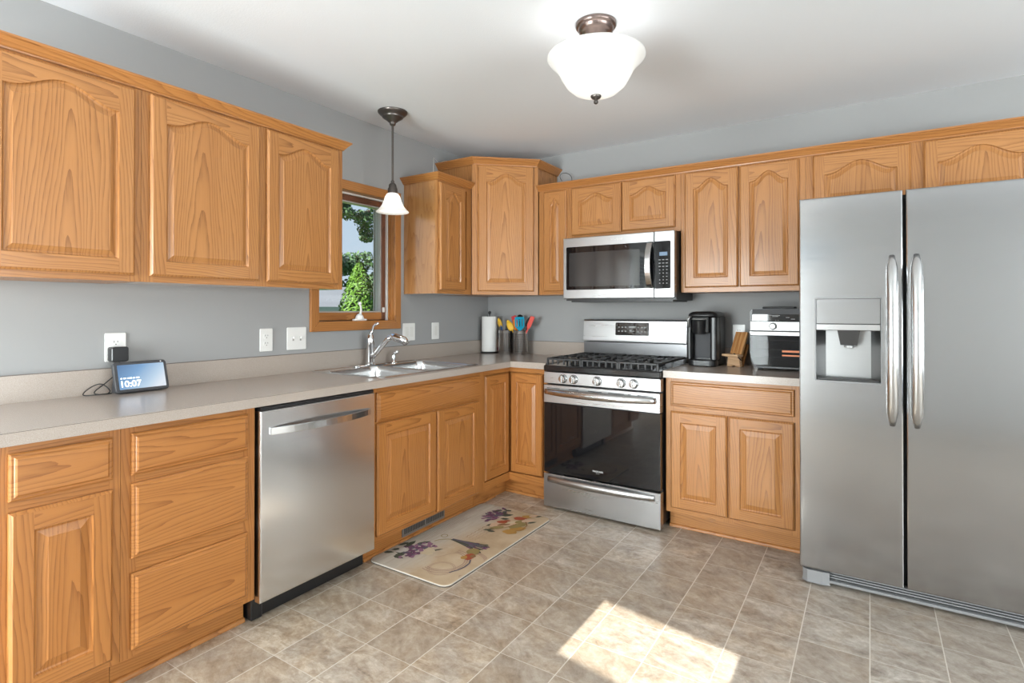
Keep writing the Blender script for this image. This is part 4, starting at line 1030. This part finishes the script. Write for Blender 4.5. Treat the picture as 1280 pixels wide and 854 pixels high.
for i, (x, y) in enumerate(CR):
    T = Matrix.Translation((x, y, ZC)); m = MB(); H = .186
    m.lathe([(.0, .0005), (.058, .0005), (.060, .004), (.060, H-.003), (.0612, H), (.0588, H), (.0575, H-.004), (.0575, .006), (0, .006)], 0, T, 40)
    for a in range(26):
        t = 2*PI*a/26
        for k in range(11):
            z = .028+k*.0128; c, s = math.cos(t), math.sin(t); q = [(x+.0604*c-s*u*.0034, y+.0604*s+c*u*.0034, ZC+z+w*.0042) for u, w in ((-.7, -.7), (0, -1), (.7, -.7), (1, 0), (.7, .7), (0, 1), (-.7, .7), (-1, 0))]
            m.mesh(q, [tuple(range(8))], 1)
    o = m.build('utensil_holder', [M_STEELH, M_SLOT], loc=(x, y, ZC))
    tag(o, ('perforated steel utensil holder nearer the paper towels', 'perforated steel utensil holder nearer the range, full of colourful tools')[i], 'utensil holder', 'perforated steel utensil holders')
def utensil(name, label, cr, foot, top, zt, headw, headl, mat, hmat=None, kind='spoon', face=(0, -1, 0)):
    """leaning in holder cr: foot offset at the bottom, head base position"""
    cx, cy = CR[cr]; a = Vector((cx+foot[0], cy+foot[1], ZC+.012)); b = Vector((cx+top[0], cy+top[1], zt-headl)); V = (b-a).normalized()
    Wd = Vector((.5, -.85, 0)); Wd = (Wd-V*Wd.dot(V)).normalized(); U = V.cross(Wd)
    r = thing(name, label, 'utensil', a, 'kitchen utensils standing in the steel holders')
    h = MB(); h.tube([a, a+(b-a)*.5, b+V*.012], [.0055, .006, .0045], n=10); h.build('handle', hmat or mat, r)
    M = frame(b, U, V, Wd); m = MB(); w = headw/2; L = headl
    if kind == 'spoon':
        R = []
        for k in range(9):
            v = k/8; ww = w*math.sin(PI*min(1, .12+.88*v)**.8)**.6 if v < 1 else w*.25
            R.append((max(.004, ww), L*v, -.010*math.sin(PI*v)))
        vs = []
        for ww, v, d in R: vs.append([(-ww, v, .002), (-ww*.5, v, .002+d*.8), (0, v, .002+d), (ww*.5, v, .002+d*.8), (ww, v, .002), (ww*.5, v, -.002+d*.8), (0, v, -.002+d), (-ww*.5, v, -.002+d*.8)])
        m.loops(vs, 0, M, smooth=True, cap0=True, cap1=True)
    elif kind == 'turner':
        n = 4; bar = (2*w)/(n+(n-1)*.6); gap = bar*.6
        m.prism([(-.006, 0), (.006, 0), (w, L*.30), (-w, L*.30)], -.002, .002, M=M); m.prism(rrect(-w, w, L*.84, L, .006, 3), -.002, .002, M=M)
        for k in range(n): x = -w+k*(bar+gap); m.box((x, L*.29, -.002), (x+bar, L*.85, .002), M=M)
    elif kind == 'ladle':
        T = M @ Matrix.Translation((0, L*.55, .006)); m.sphere((0, 0, 0), w, 0, T, 18, (1, 1, .7))
    else:
        m.prism([(-.006, 0), (.006, 0), (w*.9, L*.25), (w, L*.9), (w*.75, L), (-w*.95, L*.96), (-w, L*.3)], -.003, .003, M=M, c=.0015)
    m.build('head', mat, r)
utensil('wooden_spoon', 'yellow-orange spoon with blue handle in the left utensil holder', 0, (.010, .02), (-.045, -.006), 1.196, .034, .070, M_YELLOW, M_BLUE)
utensil('spatula', 'dark handle tool barely rising from the left utensil holder', 0, (-.01, -.01), (.012, -.012), 1.138, .024, .045, M_BLACK, None, 'spatula')
utensil('spatula', 'red spatula at the left side of the right utensil holder', 1, (.012, .018), (-.062, .034), 1.218, .040, .085, M_RED, None, 'spatula')
utensil('ladle', 'black ladle behind the yellow spoon', 1, (.0, -.01), (-.026, .036), 1.232, .046, .070, M_BLACK, None, 'ladle')
utensil('spoon', 'yellow silicone spoon in front in the right utensil holder', 1, (.012, .02), (-.048, -.044), 1.188, .050, .085, M_YELLOW)
utensil('spoon', 'orange silicone spoon overlapping the yellow one', 1, (.020, .01), (-.018, -.026), 1.186, .040, .080, M_ORNG)
utensil('slotted_turner', 'teal slotted turner in the right utensil holder', 1, (-.010, .02), (.020, -.040), 1.212, .072, .112, M_TEAL, None, 'turner')
utensil('spatula', 'coral red spatula at the right side of the right utensil holder', 1, (-.02, .0), (.072, -.010), 1.222, .034, .110, M_CORAL, None, 'spatula')
utensil('spoon', 'black spoon behind the teal turner', 1, (-.005, -.02), (.044, .030), 1.212, .046, .085, M_BLACK)

def coffee_maker():
    x0, x1, yb, yf = 1.712, 1.890, -.035, -.215; z = ZC; root = thing('coffee_maker', 'black single-serve coffee maker right of the range', 'coffee maker', ((x0+x1)/2, -.15, z))
    m = MB(); Tz = Matrix.Translation((0, 0, z))
    def rr(a, b, c, d, r): return rrect(a, b, c, d, r, 5)
    m.prism(rr(x0, x1, yf, yb, .030), .0005, .305, M=Tz, c=.006); m.build('body', M_BLACK, root)
    p = MB(); p.prism(rr(x0+.002, x0+.026, -.292, yf+.02, .010), .040, .300, M=Tz, c=.003); p.prism(rr(x1-.042, x1-.002, -.286, yf+.02, .014), .040, .300, M=Tz, c=.003); p.build('front_pillar', M_BLACK, root)
    q = MB(); q.box((x0+.030, yf-.006, z+.046), (x1-.046, yf+.004, z+.205), c=.002); q.build('cup_alcove', M_CASE, root)
    b = MB(); b.prism(rr(x0+.003, x1-.003, -.300, yf+.01, .040), .0005, .039, M=Tz, c=.005); b.build('drip_tray', M_BLACK, root)
    h = MB(); h.prism(rr(x0+.028, x1-.046, -.285, yf, .012), .205, .302, M=Tz, c=.004); h.build('brew_head', M_BLACKM, root)
    k = MB(); k.lathe([(.0, .0), (.034, .0), (.037, .006), (.042, .080), (.044, .084), (.0, .088)], 0, Matrix.Translation((x0+.074, -.276, z+.196)), 32); k.build('pod_holder', M_BLACK, root)
    t = MB(); T2 = Matrix.Translation((x0+.074, -.276, z+.2845)); t.lathe([(.046, 0), (.0475, .003), (.046, .006), (.042, .007), (.042, 0)], 0, T2, 36); t.build('silver_ring', M_SILVER, root)
    l = MB(); R = [[(x, y, z+zz) for x, y in inset(rr(x0+.002, x1-.002, -.296, yb-.002, .045), d)] for d, zz in ((0, .303), (-.002, .310), (.004, .322), (.022, .332), (.05, .335))]
    l.loops(R, 0, cap0=True, cap1=True, smooth=True); l.build('lid', M_BLACK, root)
    d = MB(); pp = [(x0+.012+.0, -.290, z+.24), (x0+.013, -.306, z+.262), (x0+.014, -.312, z+.285), (x0+.024, -.312, z+.302)]
    d.tube(pp, .007, n=10); d.build('lid_handle', M_SILVER, root)
coffee_maker()
def wood_stand():
    o = Vector((1.972, -.185, ZC)); root = thing('wooden_stand', 'small wooden stand with striped leaning back, between coffee maker and air fryer oven', 'stand', o)
    f = MB(); f.prism([(-.046, 0), (-.018, 0), (-.014, .006), (.012, .006), (.016, 0), (.046, 0), (.040, .060), (-.038, .060)], -.010, .016, M=frame(o+Vector((0, 0, .0005)), X, Z, -Y), g=grain('x'), c=.002); f.build('foot', M_WOODL, root)
    l = MB(); l.box((o.x-.062, o.y-.045, ZC+.061), (o.x+.052, o.y+.010, ZC+.076), c=.003, g=grain('x')); l.build('ledge', M_WOODL, root)
    a = math.radians(24); V = Vector((0, math.sin(a), math.cos(a))); Wd = Vector((0, -math.cos(a), math.sin(a)))
    b = MB(); Mb = frame(o+Vector((.004, .012, .066)), X, V, Wd)
    for k in range(6): b.box((-.040+k*.0135, 0, 0), (-.040+(k+1)*.0135-.0004, .150, .014), 1 if k % 2 else 0, Mb, g=grain('y'))
    b.build('leaning_back', [M_OAK, M_BLOCK], root)
    s = MB(); s.tube([o+Vector((.046, -.002, .040)), o+Vector((.030, -.04, .078)), o+Vector((.024, -.044, .083))], .003, n=8); s.build('peg', M_BLACK, root)
    root.rotation_euler.z = -.45
    t = MB(); t.prism([(0, .0005), (.016, .0005), (.066, .130), (.054, .135)], -.035, .035, M=frame(o+Vector((.002, .018, 0)), Y, Z, X), g=grain('y')); t.build('rear_strut', M_OAK, root)
wood_stand()
def air_fryer():
    x0, x1, yf, yb = 2.078, 2.380, -.318, -.045; z = ZC; W_ = x1-x0; M = frame((x0, yf, z), X, Z, -Y)
    root = thing('air_fryer_oven', 'black and silver air fryer oven partly hidden by the refrigerator', 'air fryer oven', ((x0+x1)/2, -.18, z))
    b = MB(); pr = [(.030, .012), (W_-.03, .012), (W_-.008, .045), (W_, .10), (W_, .335), (W_-.012, .350), (.012, .350), (.0, .335), (.0, .10), (.008, .045)]
    b.prism(pr, -(yb-yf), -.012, M=M)
    b.build('shell', M_BLACK, root, bevel=.004)
    for xx in (.05, W_-.05):
        q = MB(); q.lathe([(.014, 0.0005), (.014, .014), (0, .014)], 0, Matrix.Translation((x0+xx, yf+.06, z)), 14); q.build('foot', M_BLACKM, root)
    t = MB(); t.prism([(.010, .278), (W_-.010, .278), (W_-.012, .346), (.016, .346)], -.012, -.002, M=M, c=.002); tp = t.build('control_panel', M_GLASSK, root)
    t = MB(); t.prism([(.014, .318), (W_-.014, .318), (W_-.016, .348), (.016, .348)], -.012, -.0008, M=M, c=.002); t.build('top_band', M_CASE, root)
    for x, y, l in ((.045, .300, .020), (.050, .290, .012), (.105, .311, .055), (.120, .305, .030), (.135, .284, .005), (.148, .284, .006), (.080, .296, .012), (.190, .300, .018), (.215, .291, .020)): MB().box((x, y, -.0018), (x+l, y+.0025, -.0012), M=M).build('panel_marking', M_MARKG, tp)
    s = MB(); s.box((.004, .226, -.012), (W_-.004, .277, .0), M=M, c=.002); s.build('silver_band', M_SILVER, root)
    k = MB(); Tk = M @ Matrix.Translation((.124, .2515, .0)); k.lathe([(.0195, 0), (.0195, .003), (.0165, .004), (.0160, .014), (.0135, .017), (0, .0175)], 0, Tk, 28); k.lathe([(.0215, 0), (.0215, .0015), (.0, .0016)], 1, Tk, 28); k.build('knob', [M_SILVER, M_GREYK], root)
    h = MB(); h.prism([(.002, .222), (W_-.002, .222), (W_-.018, .199), (.010, .199)][::-1], .004, .028, M=M, c=.003); h.box((.02, .203, -.006), (.04, .219, .006), M=M); h.box((W_-.04, .203, -.006), (W_-.02, .219, .006), M=M); h.build('door_handle', M_SILVER, root)
    d = MB(); fr = [(.006, .198), (W_-.006, .198), (W_-.006, .10), (W_-.014, .048), (W_-.034, .022), (.034, .022), (.014, .048), (.006, .10)][::-1]
    d.prism(fr, -.012, -.008, M=M); d.build('door_back', M_GLASSK, root)
    rk = MB()
    for zz in (.075, .118, .170):
        rk.box((.03, zz, -.0078), (W_-.02, zz+.003, -.006), M=M)
        for k_ in range(11): rk.box((.035+k_*.023, zz+.003, -.0078), (.037+k_*.023, zz+.008, -.006), M=M)
    rk.build('rack', M_GREYP, root)
    g = MB(); g.prism([(p[0], p[1]) for p in fr], -.004, -.0015, M=M, c=.001); g.build('door_glass', M_TINT, root)
    st = MB(); st.box((.170, .106, -.0014), (.292, .117, -.0008), M=M); st.box((.170, .084, -.0014), (.292, .092, -.0008), M=M); o = st.build('sticker', M_ORANGE, root); o['label'] = 'orange striped sticker on the door glass'
    v = MB(); v.prism(rrect(.065, .235, -.11, -.02, .012), .350, .362, M=Matrix(((1, 0, 0, x0), (0, -1, 0, yf), (0, 0, 1, z), (0, 0, 0, 1))), c=.003); v.build('top_vent', M_BLACKM, root)
air_fryer()

# ================================================================ rug
def rug():
    x0, x1, y0, y1 = .552, 1.062, -1.818, -.835; zt = .011
    t = NT('rug_cloth'); v = obj_vec(t); sp = t.n.new('ShaderNodeSeparateXYZ'); t.l.new(v, sp.inputs[0])
    n = t.noise(v, 5, 4, .6); fine = t.noise(v, 340, 2); st = t.noise(t.vscale(v, (70, 6, 1)), 1.0, 3, .6)
    c = t.ramp(n, [(.3, (.36, .255, .155)), (.5, (.46, .345, .225)), (.7, (.52, .41, .285))])
    edge = t.ramp(t.m('ADD', t.m('MULTIPLY', t.m('SUBTRACT', sp.outputs[0], .0), -4.5), t.m('ADD', 3.6, t.m('MULTIPLY', n, 1.2))), [(.35, (0, 0, 0)), (1.0, (1, 1, 1))])
    c = t.mix(edge, c, t.mix(st, (.33, .29, .245), (.56, .50, .42)))
    c = t.mix(t.m('MULTIPLY', fine, .25), c, (.40, .32, .23)); t.set(Base_Color=c, Roughness=.8, Specular_IOR_Level=.2); t.bump(fine, .25, .001)
    mats = [t.mat]+[simple('rug_print_'+n_, col, .8, spec=.2, var=.18) for n_, col in (('edge', (.10, .085, .07)), ('purple', (.13, .055, .10)), ('mauve', (.24, .12, .18)), ('leaf', (.062, .066, .045)), ('cream', (.50, .41, .28)), ('ochre', (.36, .20, .055)), ('red', (.30, .07, .035)), ('olive', (.24, .185, .075)), ('brown', (.22, .12, .055)), ('slate', (.10, .09, .11)), ('pale', (.52, .36, .25)), ('white', (.46, .42, .37)), ('faint', (.33, .22, .165)))]
    EDGE, PUR, MAU, LEAF, CRE, OCH, RED, OLI, BRO, SLA, PAL, WHI, FAI = range(1, 14)
    m = MB(); o = rrect(x0, x1, y0, y1, .045, 8)
    m.loops([[(x, y, .0006) for x, y in o], [(x, y, .006) for x, y in o]], EDGE)
    m.loops([[(x, y, .006) for x, y in o], [(x, y, .0098) for x, y in inset(o, .0022)]], WHI)
    m.loops([[(x, y, .0098) for x, y in inset(o, .0022)], [(x, y, zt) for x, y in inset(o, .0050)]], 0)
    i_ = inset(o, .0050); m.mesh([(x, y, zt) for x, y in i_], [tuple(range(len(i_)))], 0)
    r = random.Random(3); lay = [0]
    def put(pts, mat):
        lay[0] += 1; z = zt+.00015+lay[0]*4e-6
        m.mesh([(min(x1-.01, max(x0+.01, x)), min(y1-.01, max(y0+.01, y)), z) for x, y in pts], [tuple(range(len(pts)))], mat)
    def blob(cx, cy, rx, ry, ang, mat, j=.12, n=14):
        ca, sa = math.cos(ang), math.sin(ang); pts = []
        for k in range(n):
            a = 2*PI*k/n; q = 1+r.uniform(-j, j); u, w = rx*q*math.cos(a), ry*q*math.sin(a); pts.append((cx+u*ca-w*sa, cy+u*sa+w*ca))
        put(pts, mat)
    def leaf(cx, cy, L, w, ang, mat):
        ca, sa = math.cos(ang), math.sin(ang)
        put([(cx+u*ca-v_*sa, cy+u*sa+v_*ca) for u, v_ in ((-L, 0), (-L*.4, -w), (L*.3, -w*.9), (L, 0), (L*.3, w*.9), (-L*.4, w))], mat)
    def line(P, w, mat):
        for i in range(len(P)-1):
            a, b = Vector(P[i]), Vector(P[i+1]); d = (b-a).normalized(); nn = Vector((-d.y, d.x))*w/2; put([tuple(a-nn), tuple(b-nn), tuple(b+nn), tuple(a+nn)], mat)
    def circ(cx, cy, R, a0, a1, n=18, ey=1.0): return [(cx+R*math.cos(a0+(a1-a0)*k/n), cy+R*ey*math.sin(a0+(a1-a0)*k/n)) for k in range(n+1)]
    # faint ground: postmark rings and handwriting
    for R in (.100, .112, .128): line(circ(.885, -1.615, R, -1.9, 1.7, 26), .006, FAI)
    for R in (.060, .068): line(circ(.925, -1.690, R, 0, 2*PI, 26), .003, FAI)
    for k in range(4): line(circ(.960, -1.60, .13+.006*k, -.9, 1.5, 14, 1.0), .0035, FAI)
    for q in range(4):
        P = [(.80+q*.022+.005*math.sin(k*2.1+q), -1.34+k*.012) for k in range(18)]; line(P, .0022, FAI if q else BRO)
    for q in range(5): line([(.60+q*.012, -1.50+k*.05+.01*math.sin(q*3+k)) for k in range(9)], .002, FAI)
    # lilac spray near the left end
    for cx, cy, L, w, a in ((.580, -1.700, .030, .014, .5), (.592, -1.650, .030, .012, .9), (.640, -1.668, .034, .016, .3), (.652, -1.690, .036, .018, 1.3), (.575, -1.585, .034, .014, 1.2), (.605, -1.560, .040, .016, 1.6), (.655, -1.520, .045, .014, 1.1), (.620, -1.590, .032, .015, .6), (.668, -1.640, .034, .016, 2.2), (.745, -1.590, .030, .008, 1.1), (.775, -1.545, .034, .007, 1.0), (.665, -1.715, .032, .013, .1)): leaf(cx, cy, L, w, a, LEAF)
    for k in range(56):
        c0 = ((.650, -1.605), (.700, -1.665), (.705, -1.530), (.675, -1.57))[k % 4]; blob(c0[0]+r.gauss(0, .024), c0[1]+r.gauss(0, .026), r.uniform(.010, .019), r.uniform(.007, .013), r.uniform(0, 3), (PUR, MAU, MAU, PUR, SLA)[k % 5], .3, 9)
    for cx, cy in ((.742, -1.605), (.758, -1.575), (.735, -1.565), (.765, -1.60)): blob(cx, cy, .026, .020, r.uniform(0, 3), CRE, .25)
    for cx, cy in ((.640, -1.640), (.612, -1.630), (.622, -1.665)): blob(cx, cy, .020, .014, .3, WHI, .25)
    # lavender bundle in the middle, ribbon and apple
    line([(.690, -1.47), (.70, -1.44), (.735, -1.41), (.780, -1.392)], .006, OLI); line(circ(.690, -1.385, .018, 0, 2*PI, 12), .004, OLI)
    for k in range(44):
        ang = r.uniform(-.42, .30); L = r.uniform(.07, .215); p0 = (.765+r.uniform(-.012, .012), -1.400+r.uniform(-.008, .008)); e = (p0[0]+L*math.cos(ang), p0[1]+L*math.sin(ang)*(.35+L*2.2))
        line([p0, e], .0075, (SLA, LEAF, SLA, LEAF)[k % 4]); blob(e[0], e[1], .017, .006, ang, (SLA, PUR, LEAF)[k % 3], .3, 8)
    blob(.945, -1.462, .036, .040, .6, OLI, .08); blob(.962, -1.520, .026, .038, .2, RED, .1); blob(.945, -1.540, .016, .022, .2, OCH, .2); blob(.975, -1.505, .014, .020, 0, BRO, .2)
    line([(.985, -1.705), (1.003, -1.665), (1.012, -1.62), (1.008, -1.575), (.990, -1.545)], .008, SLA)
    line([(.825, -1.62), (.86, -1.55), (.895, -1.50)], .003, FAI)
    # right-hand group: lavender tuft, roses, pears and leaves
    for k in range(60):
        a = r.uniform(2.2, 4.6); L = r.uniform(.03, .115); c0 = (.800, -.985); e = (c0[0]+L*math.cos(a)*.95, c0[1]+L*math.sin(a)*1.0); blob(e[0], e[1], .017, .009, a, (PUR, SLA, PUR, MAU)[k % 4], .3, 8)
    for k in range(16): blob(.770+r.gauss(0, .022), -.930+r.gauss(0, .026), .020, .011, r.uniform(0, 3), (SLA, PUR, LEAF)[k % 3], .3, 8)
    for cx, cy, L, w, a in ((.815, -.945, .040, .018, .8), (.835, -1.00, .03, .012, .4), (.845, -1.185, .034, .010, .8), (.870, -1.195, .026, .012, .2), (.815, -1.12, .03, .012, 1.2), (1.000, -.965, .030, .010, .9), (.985, -.862, .022, .009, .9), (.925, -1.005, .028, .010, 1.0)): leaf(cx, cy, L, w, a, LEAF)
    for cx, cy, rx, ry, a, mt in ((.850, -1.095, .050, .036, .8, PAL), (.868, -1.135, .045, .020, .9, OLI), (.895, -1.060, .055, .020, 1.0, PAL), (.878, -1.075, .040, .016, .9, BRO), (.848, -1.050, .032, .022, .6, RED), (.862, -1.020, .022, .012, .6, RED), (.905, -1.02, .050, .016, 1.0, CRE), (.965, -1.145, .040, .034, .3, OCH), (.980, -1.095, .050, .028, .9, OCH), (.955, -1.050, .060, .026, 1.05, OLI), (.945, -.985, .045, .026, 1.0, OLI), (.905, -.950, .036, .026, .4, RED), (.925, -.925, .026, .018, .7, RED), (.965, -.955, .040, .022, .9, PAL), (.930, -.900, .030, .022, .4, OCH), (.955, -.872, .030, .016, .9, PAL)): blob(cx, cy, rx, ry, a, mt, .12)
    line([(.850, -1.165), (.885, -1.150), (.925, -1.085), (.935, -1.03)], .006, BRO); line([(.985, -1.125), (1.005, -1.08), (1.000, -1.02), (.965, -.975)], .006, BRO)
    tag(m.build('rug', mats), 'beige printed kitchen mat with fruit and lilac design in front of the sink', 'rug')
rug()

# ================================================================ on top of the corner cabinet
r_ = thing('router', 'small white router box on the tall corner cabinet, against the window wall', 'router', (.040, -.565, 2.322))
b = MB(); b.box((.012, -.618, 2.3225), (.068, -.515, 2.352), c=.004); b.build('case', M_WHITE, r_)
b = MB(); b.tube([(.010, -.600, 2.335), (.007, -.64, 2.34), (.006, -.692, 2.365), (.0045, -.692, 2.30), (.0045, -.692, 2.16)], .0022, n=6); b.build('cable', M_VINYL, r_)
b = MB(); P = []
for k in range(40): a_ = k/39*4.6; P.append((.735+.045*math.cos(a_*1.6+2.2)+.025*k/39, -.030-.012*math.sin(a_), 2.235+.060*math.sin(a_*1.1)-.05*(k/39)**2))
P[-1] = (P[-1][0], P[-1][1], 2.138)
b.tube(P, .0022, n=6); tag(b.build('loose_cable', M_BLACK), 'thin dark cable looping on the wall right of the corner cabinet top', 'cable')

# ================================================================ outside the window
def leaf_mat(name, a, b):
    t = NT(name); g = t.node('Attribute', 1, {'attribute_name': 'gc'}); n = t.noise(g, 3.0, 2)
    t.set(Base_Color=t.mix(t.m('MULTIPLY_ADD', n, 2.2, -.6), a, b), Roughness=.6, Specular_IOR_Level=.3); return t.mat
M_LEAF1 = leaf_mat('maple_leaves', (.030, .075, .028), (.085, .15, .060)); M_LEAF2 = leaf_mat('arborvitae_leaves', (.030, .085, .008), (.115, .215, .022)); M_LEAF3 = leaf_mat('hedge_leaves', (.034, .08, .028), (.095, .16, .065))
M_BARK = simple('bark', (.10, .075, .055), .9, var=.3); M_GRASS = simple('lawn', (.10, .20, .04), .9, var=.35)
M_ROOF = simple('grey_shingles', (.17, .175, .19), .9, var=.15); M_SIDING = simple('pale_siding', (.22, .235, .245), .8); M_FASCIA = simple('white_fascia', (.28, .30, .31), .6); M_PANE = simple('dark_pane', (.03, .05, .06), .1)
def leaves(m, fn, n, s, seed):
    r = random.Random(seed)
    for _ in range(n):
        p, out = fn(r); p = Vector(p); d = (Vector((r.gauss(0, 1), r.gauss(0, 1), r.gauss(0, 1))).normalized()*.8+Vector(out)).normalized()
        t = d.cross(Vector((r.gauss(0, 1), r.gauss(0, 1), r.gauss(0, 1)))).normalized(); b = d.cross(t); q = s*r.uniform(.6, 1.3); k = r.uniform(0, 40)
        m.mesh([tuple(p-t*q), tuple(p-b*q*.45), tuple(p+t*q), tuple(p+b*q*.45)], [(0, 1, 2, 3)], 0, False, None, lambda v, k=k: (k, 0, 0))
def clumps(cs):
    def f(r):
        c, R = cs[r.randrange(len(cs))]; d = Vector((r.gauss(0, 1), r.gauss(0, 1), r.gauss(0, 1))).normalized(); return Vector(c)+Vector((d.x*R, d.y*R, d.z*R*.8))*r.uniform(.55, 1.0), d
    return f
GZ = -.5
struct(MB().box((-45, -12, GZ-.1), (-.6, 45, GZ)).build('ground', M_GRASS))
def arborvitae(loc, H, R, name, label, mat, seed, n=5200):
    x, y = loc; root = thing(name, label, 'shrub', (x, y, GZ)); m = MB()
    def f(r):
        v = r.random()**1.25; a = r.uniform(0, 2*PI); k = R*(1-v**2.2)**.62*(1+.10*math.sin(3*a+5*v)+r.gauss(0, .05)); return (x+k*math.cos(a), y+k*math.sin(a), GZ+.15+v*(H-.15)), (math.cos(a), math.sin(a), .9)
    leaves(m, f, n, .055, seed)
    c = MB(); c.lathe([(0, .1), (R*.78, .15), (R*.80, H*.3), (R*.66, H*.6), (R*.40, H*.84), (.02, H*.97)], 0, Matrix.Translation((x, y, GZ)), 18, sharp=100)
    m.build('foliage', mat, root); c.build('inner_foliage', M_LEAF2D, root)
    MB().lathe([(.05, 0), (.045, .3)], 0, Matrix.Translation((x, y, GZ)), 10).build('trunk', M_BARK, root)
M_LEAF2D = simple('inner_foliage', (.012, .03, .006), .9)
arborvitae((-8.1, 5.80), 2.93, .52, 'arborvitae', 'bright green cone-shaped arborvitae outside the window', M_LEAF2, 5)
def tree(name, label, base, H, cs, mat, seed, n, s, limbs):
    root = thing(name, label, 'tree', (*base, GZ)); m = MB(); leaves(m, clumps(cs), n, s, seed); m.build('foliage', mat, root)
    t = MB(); t.tube([(base[0], base[1], GZ), (base[0]+.1, base[1], GZ+H*.4), (base[0], base[1]+.1, GZ+H*.8)], [.22, .17, .10], n=10)
    for P in limbs: t.tube(P, [.07]+[.04]*(len(P)-2)+[.015], n=7)
    t.build('trunk', M_BARK, root)
r5 = random.Random(11)
cs = [((-9+r5.uniform(-.9, .9), 4.7+k*.17+r5.uniform(-.15, .15), 4.15+r5.uniform(-.25, .55)), r5.uniform(.24, .42)) for k in range(17)]+[((-9, 6.75, 3.75), .30), ((-9.2, 7.05, 3.50), .28), ((-9, 5.45, 3.75), .24), ((-9.1, 6.95, 3.28), .20), ((-9, 6.2, 3.85), .26), ((-9, 7.2, 3.9), .35), ((-9, 5.3, 3.35), .16)]
tree('maple_tree', 'leafy tree with branches hanging into the top of the window view', (-10.5, 12.0), 6.0, cs, M_LEAF1, 21, 6500, .055, [[(-10.5, 12.0, 3.6), (-9.8, 9.0, 4.6), (-9.1, 6.4, 4.4), (-9, 5.2, 4.3)], [(-9.8, 9, 4.6), (-9.2, 7, 4.0), (-9.1, 6.9, 3.4)]])
cs = [((-27+r5.uniform(-1.2, 1.2), 16.0+k*.62+r5.uniform(-.4, .4), 3.0+r5.uniform(-.5, 1.2)), r5.uniform(.8, 1.2)) for k in range(15)]+[((-27, 18.2, 5.6), .8), ((-27, 17.6, 5.2), 1.1), ((-27, 18.4, 4.8), 1.1), ((-27, 20.0, 4.7), 1.0), ((-27, 21.5, 4.4), 1.0), ((-27, 22.9, 4.6), 1.0)]
tree('shade_tree', 'distant green tree crowns behind the neighbouring roof', (-27, 18.5), 3.5, cs, M_LEAF3, 31, 8500, .17, [])
def house():
    root = thing('neighbour_house', 'neighbouring house with grey shingled roof seen through the window', 'house', (-19, 12.5, GZ))
    w = MB(); w.box((-22, 9.0, GZ+.001), (-17, 19, 1.35)); w.build('wall', M_SIDING, root)
    f = MB(); f.prism([(-16.5, 1.40), (-19.5, 2.42), (-22.5, 1.40), (-22.5, 1.30), (-19.5, 2.32), (-16.5, 1.30)][::-1], -19.5, -8.6, M=frame((0, 0, 0), X, Z, -Y)); f.build('roof', M_ROOF, root)
    f = MB(); f.box((-16.52, 8.6, 1.22), (-16.44, 19.5, 1.40)); f.build('fascia', M_FASCIA, root)
    for k in range(5):
        q = MB(); q.box((-17.0, 9.7+k*1.7, .15), (-16.93, 10.7+k*1.7, 1.12)); wn_ = q.build('window', M_FASCIA, root); MB().box((-16.93, 9.76+k*1.7, .2), (-16.92, 10.64+k*1.7, 1.06)).build('pane', M_PANE, wn_)
house()
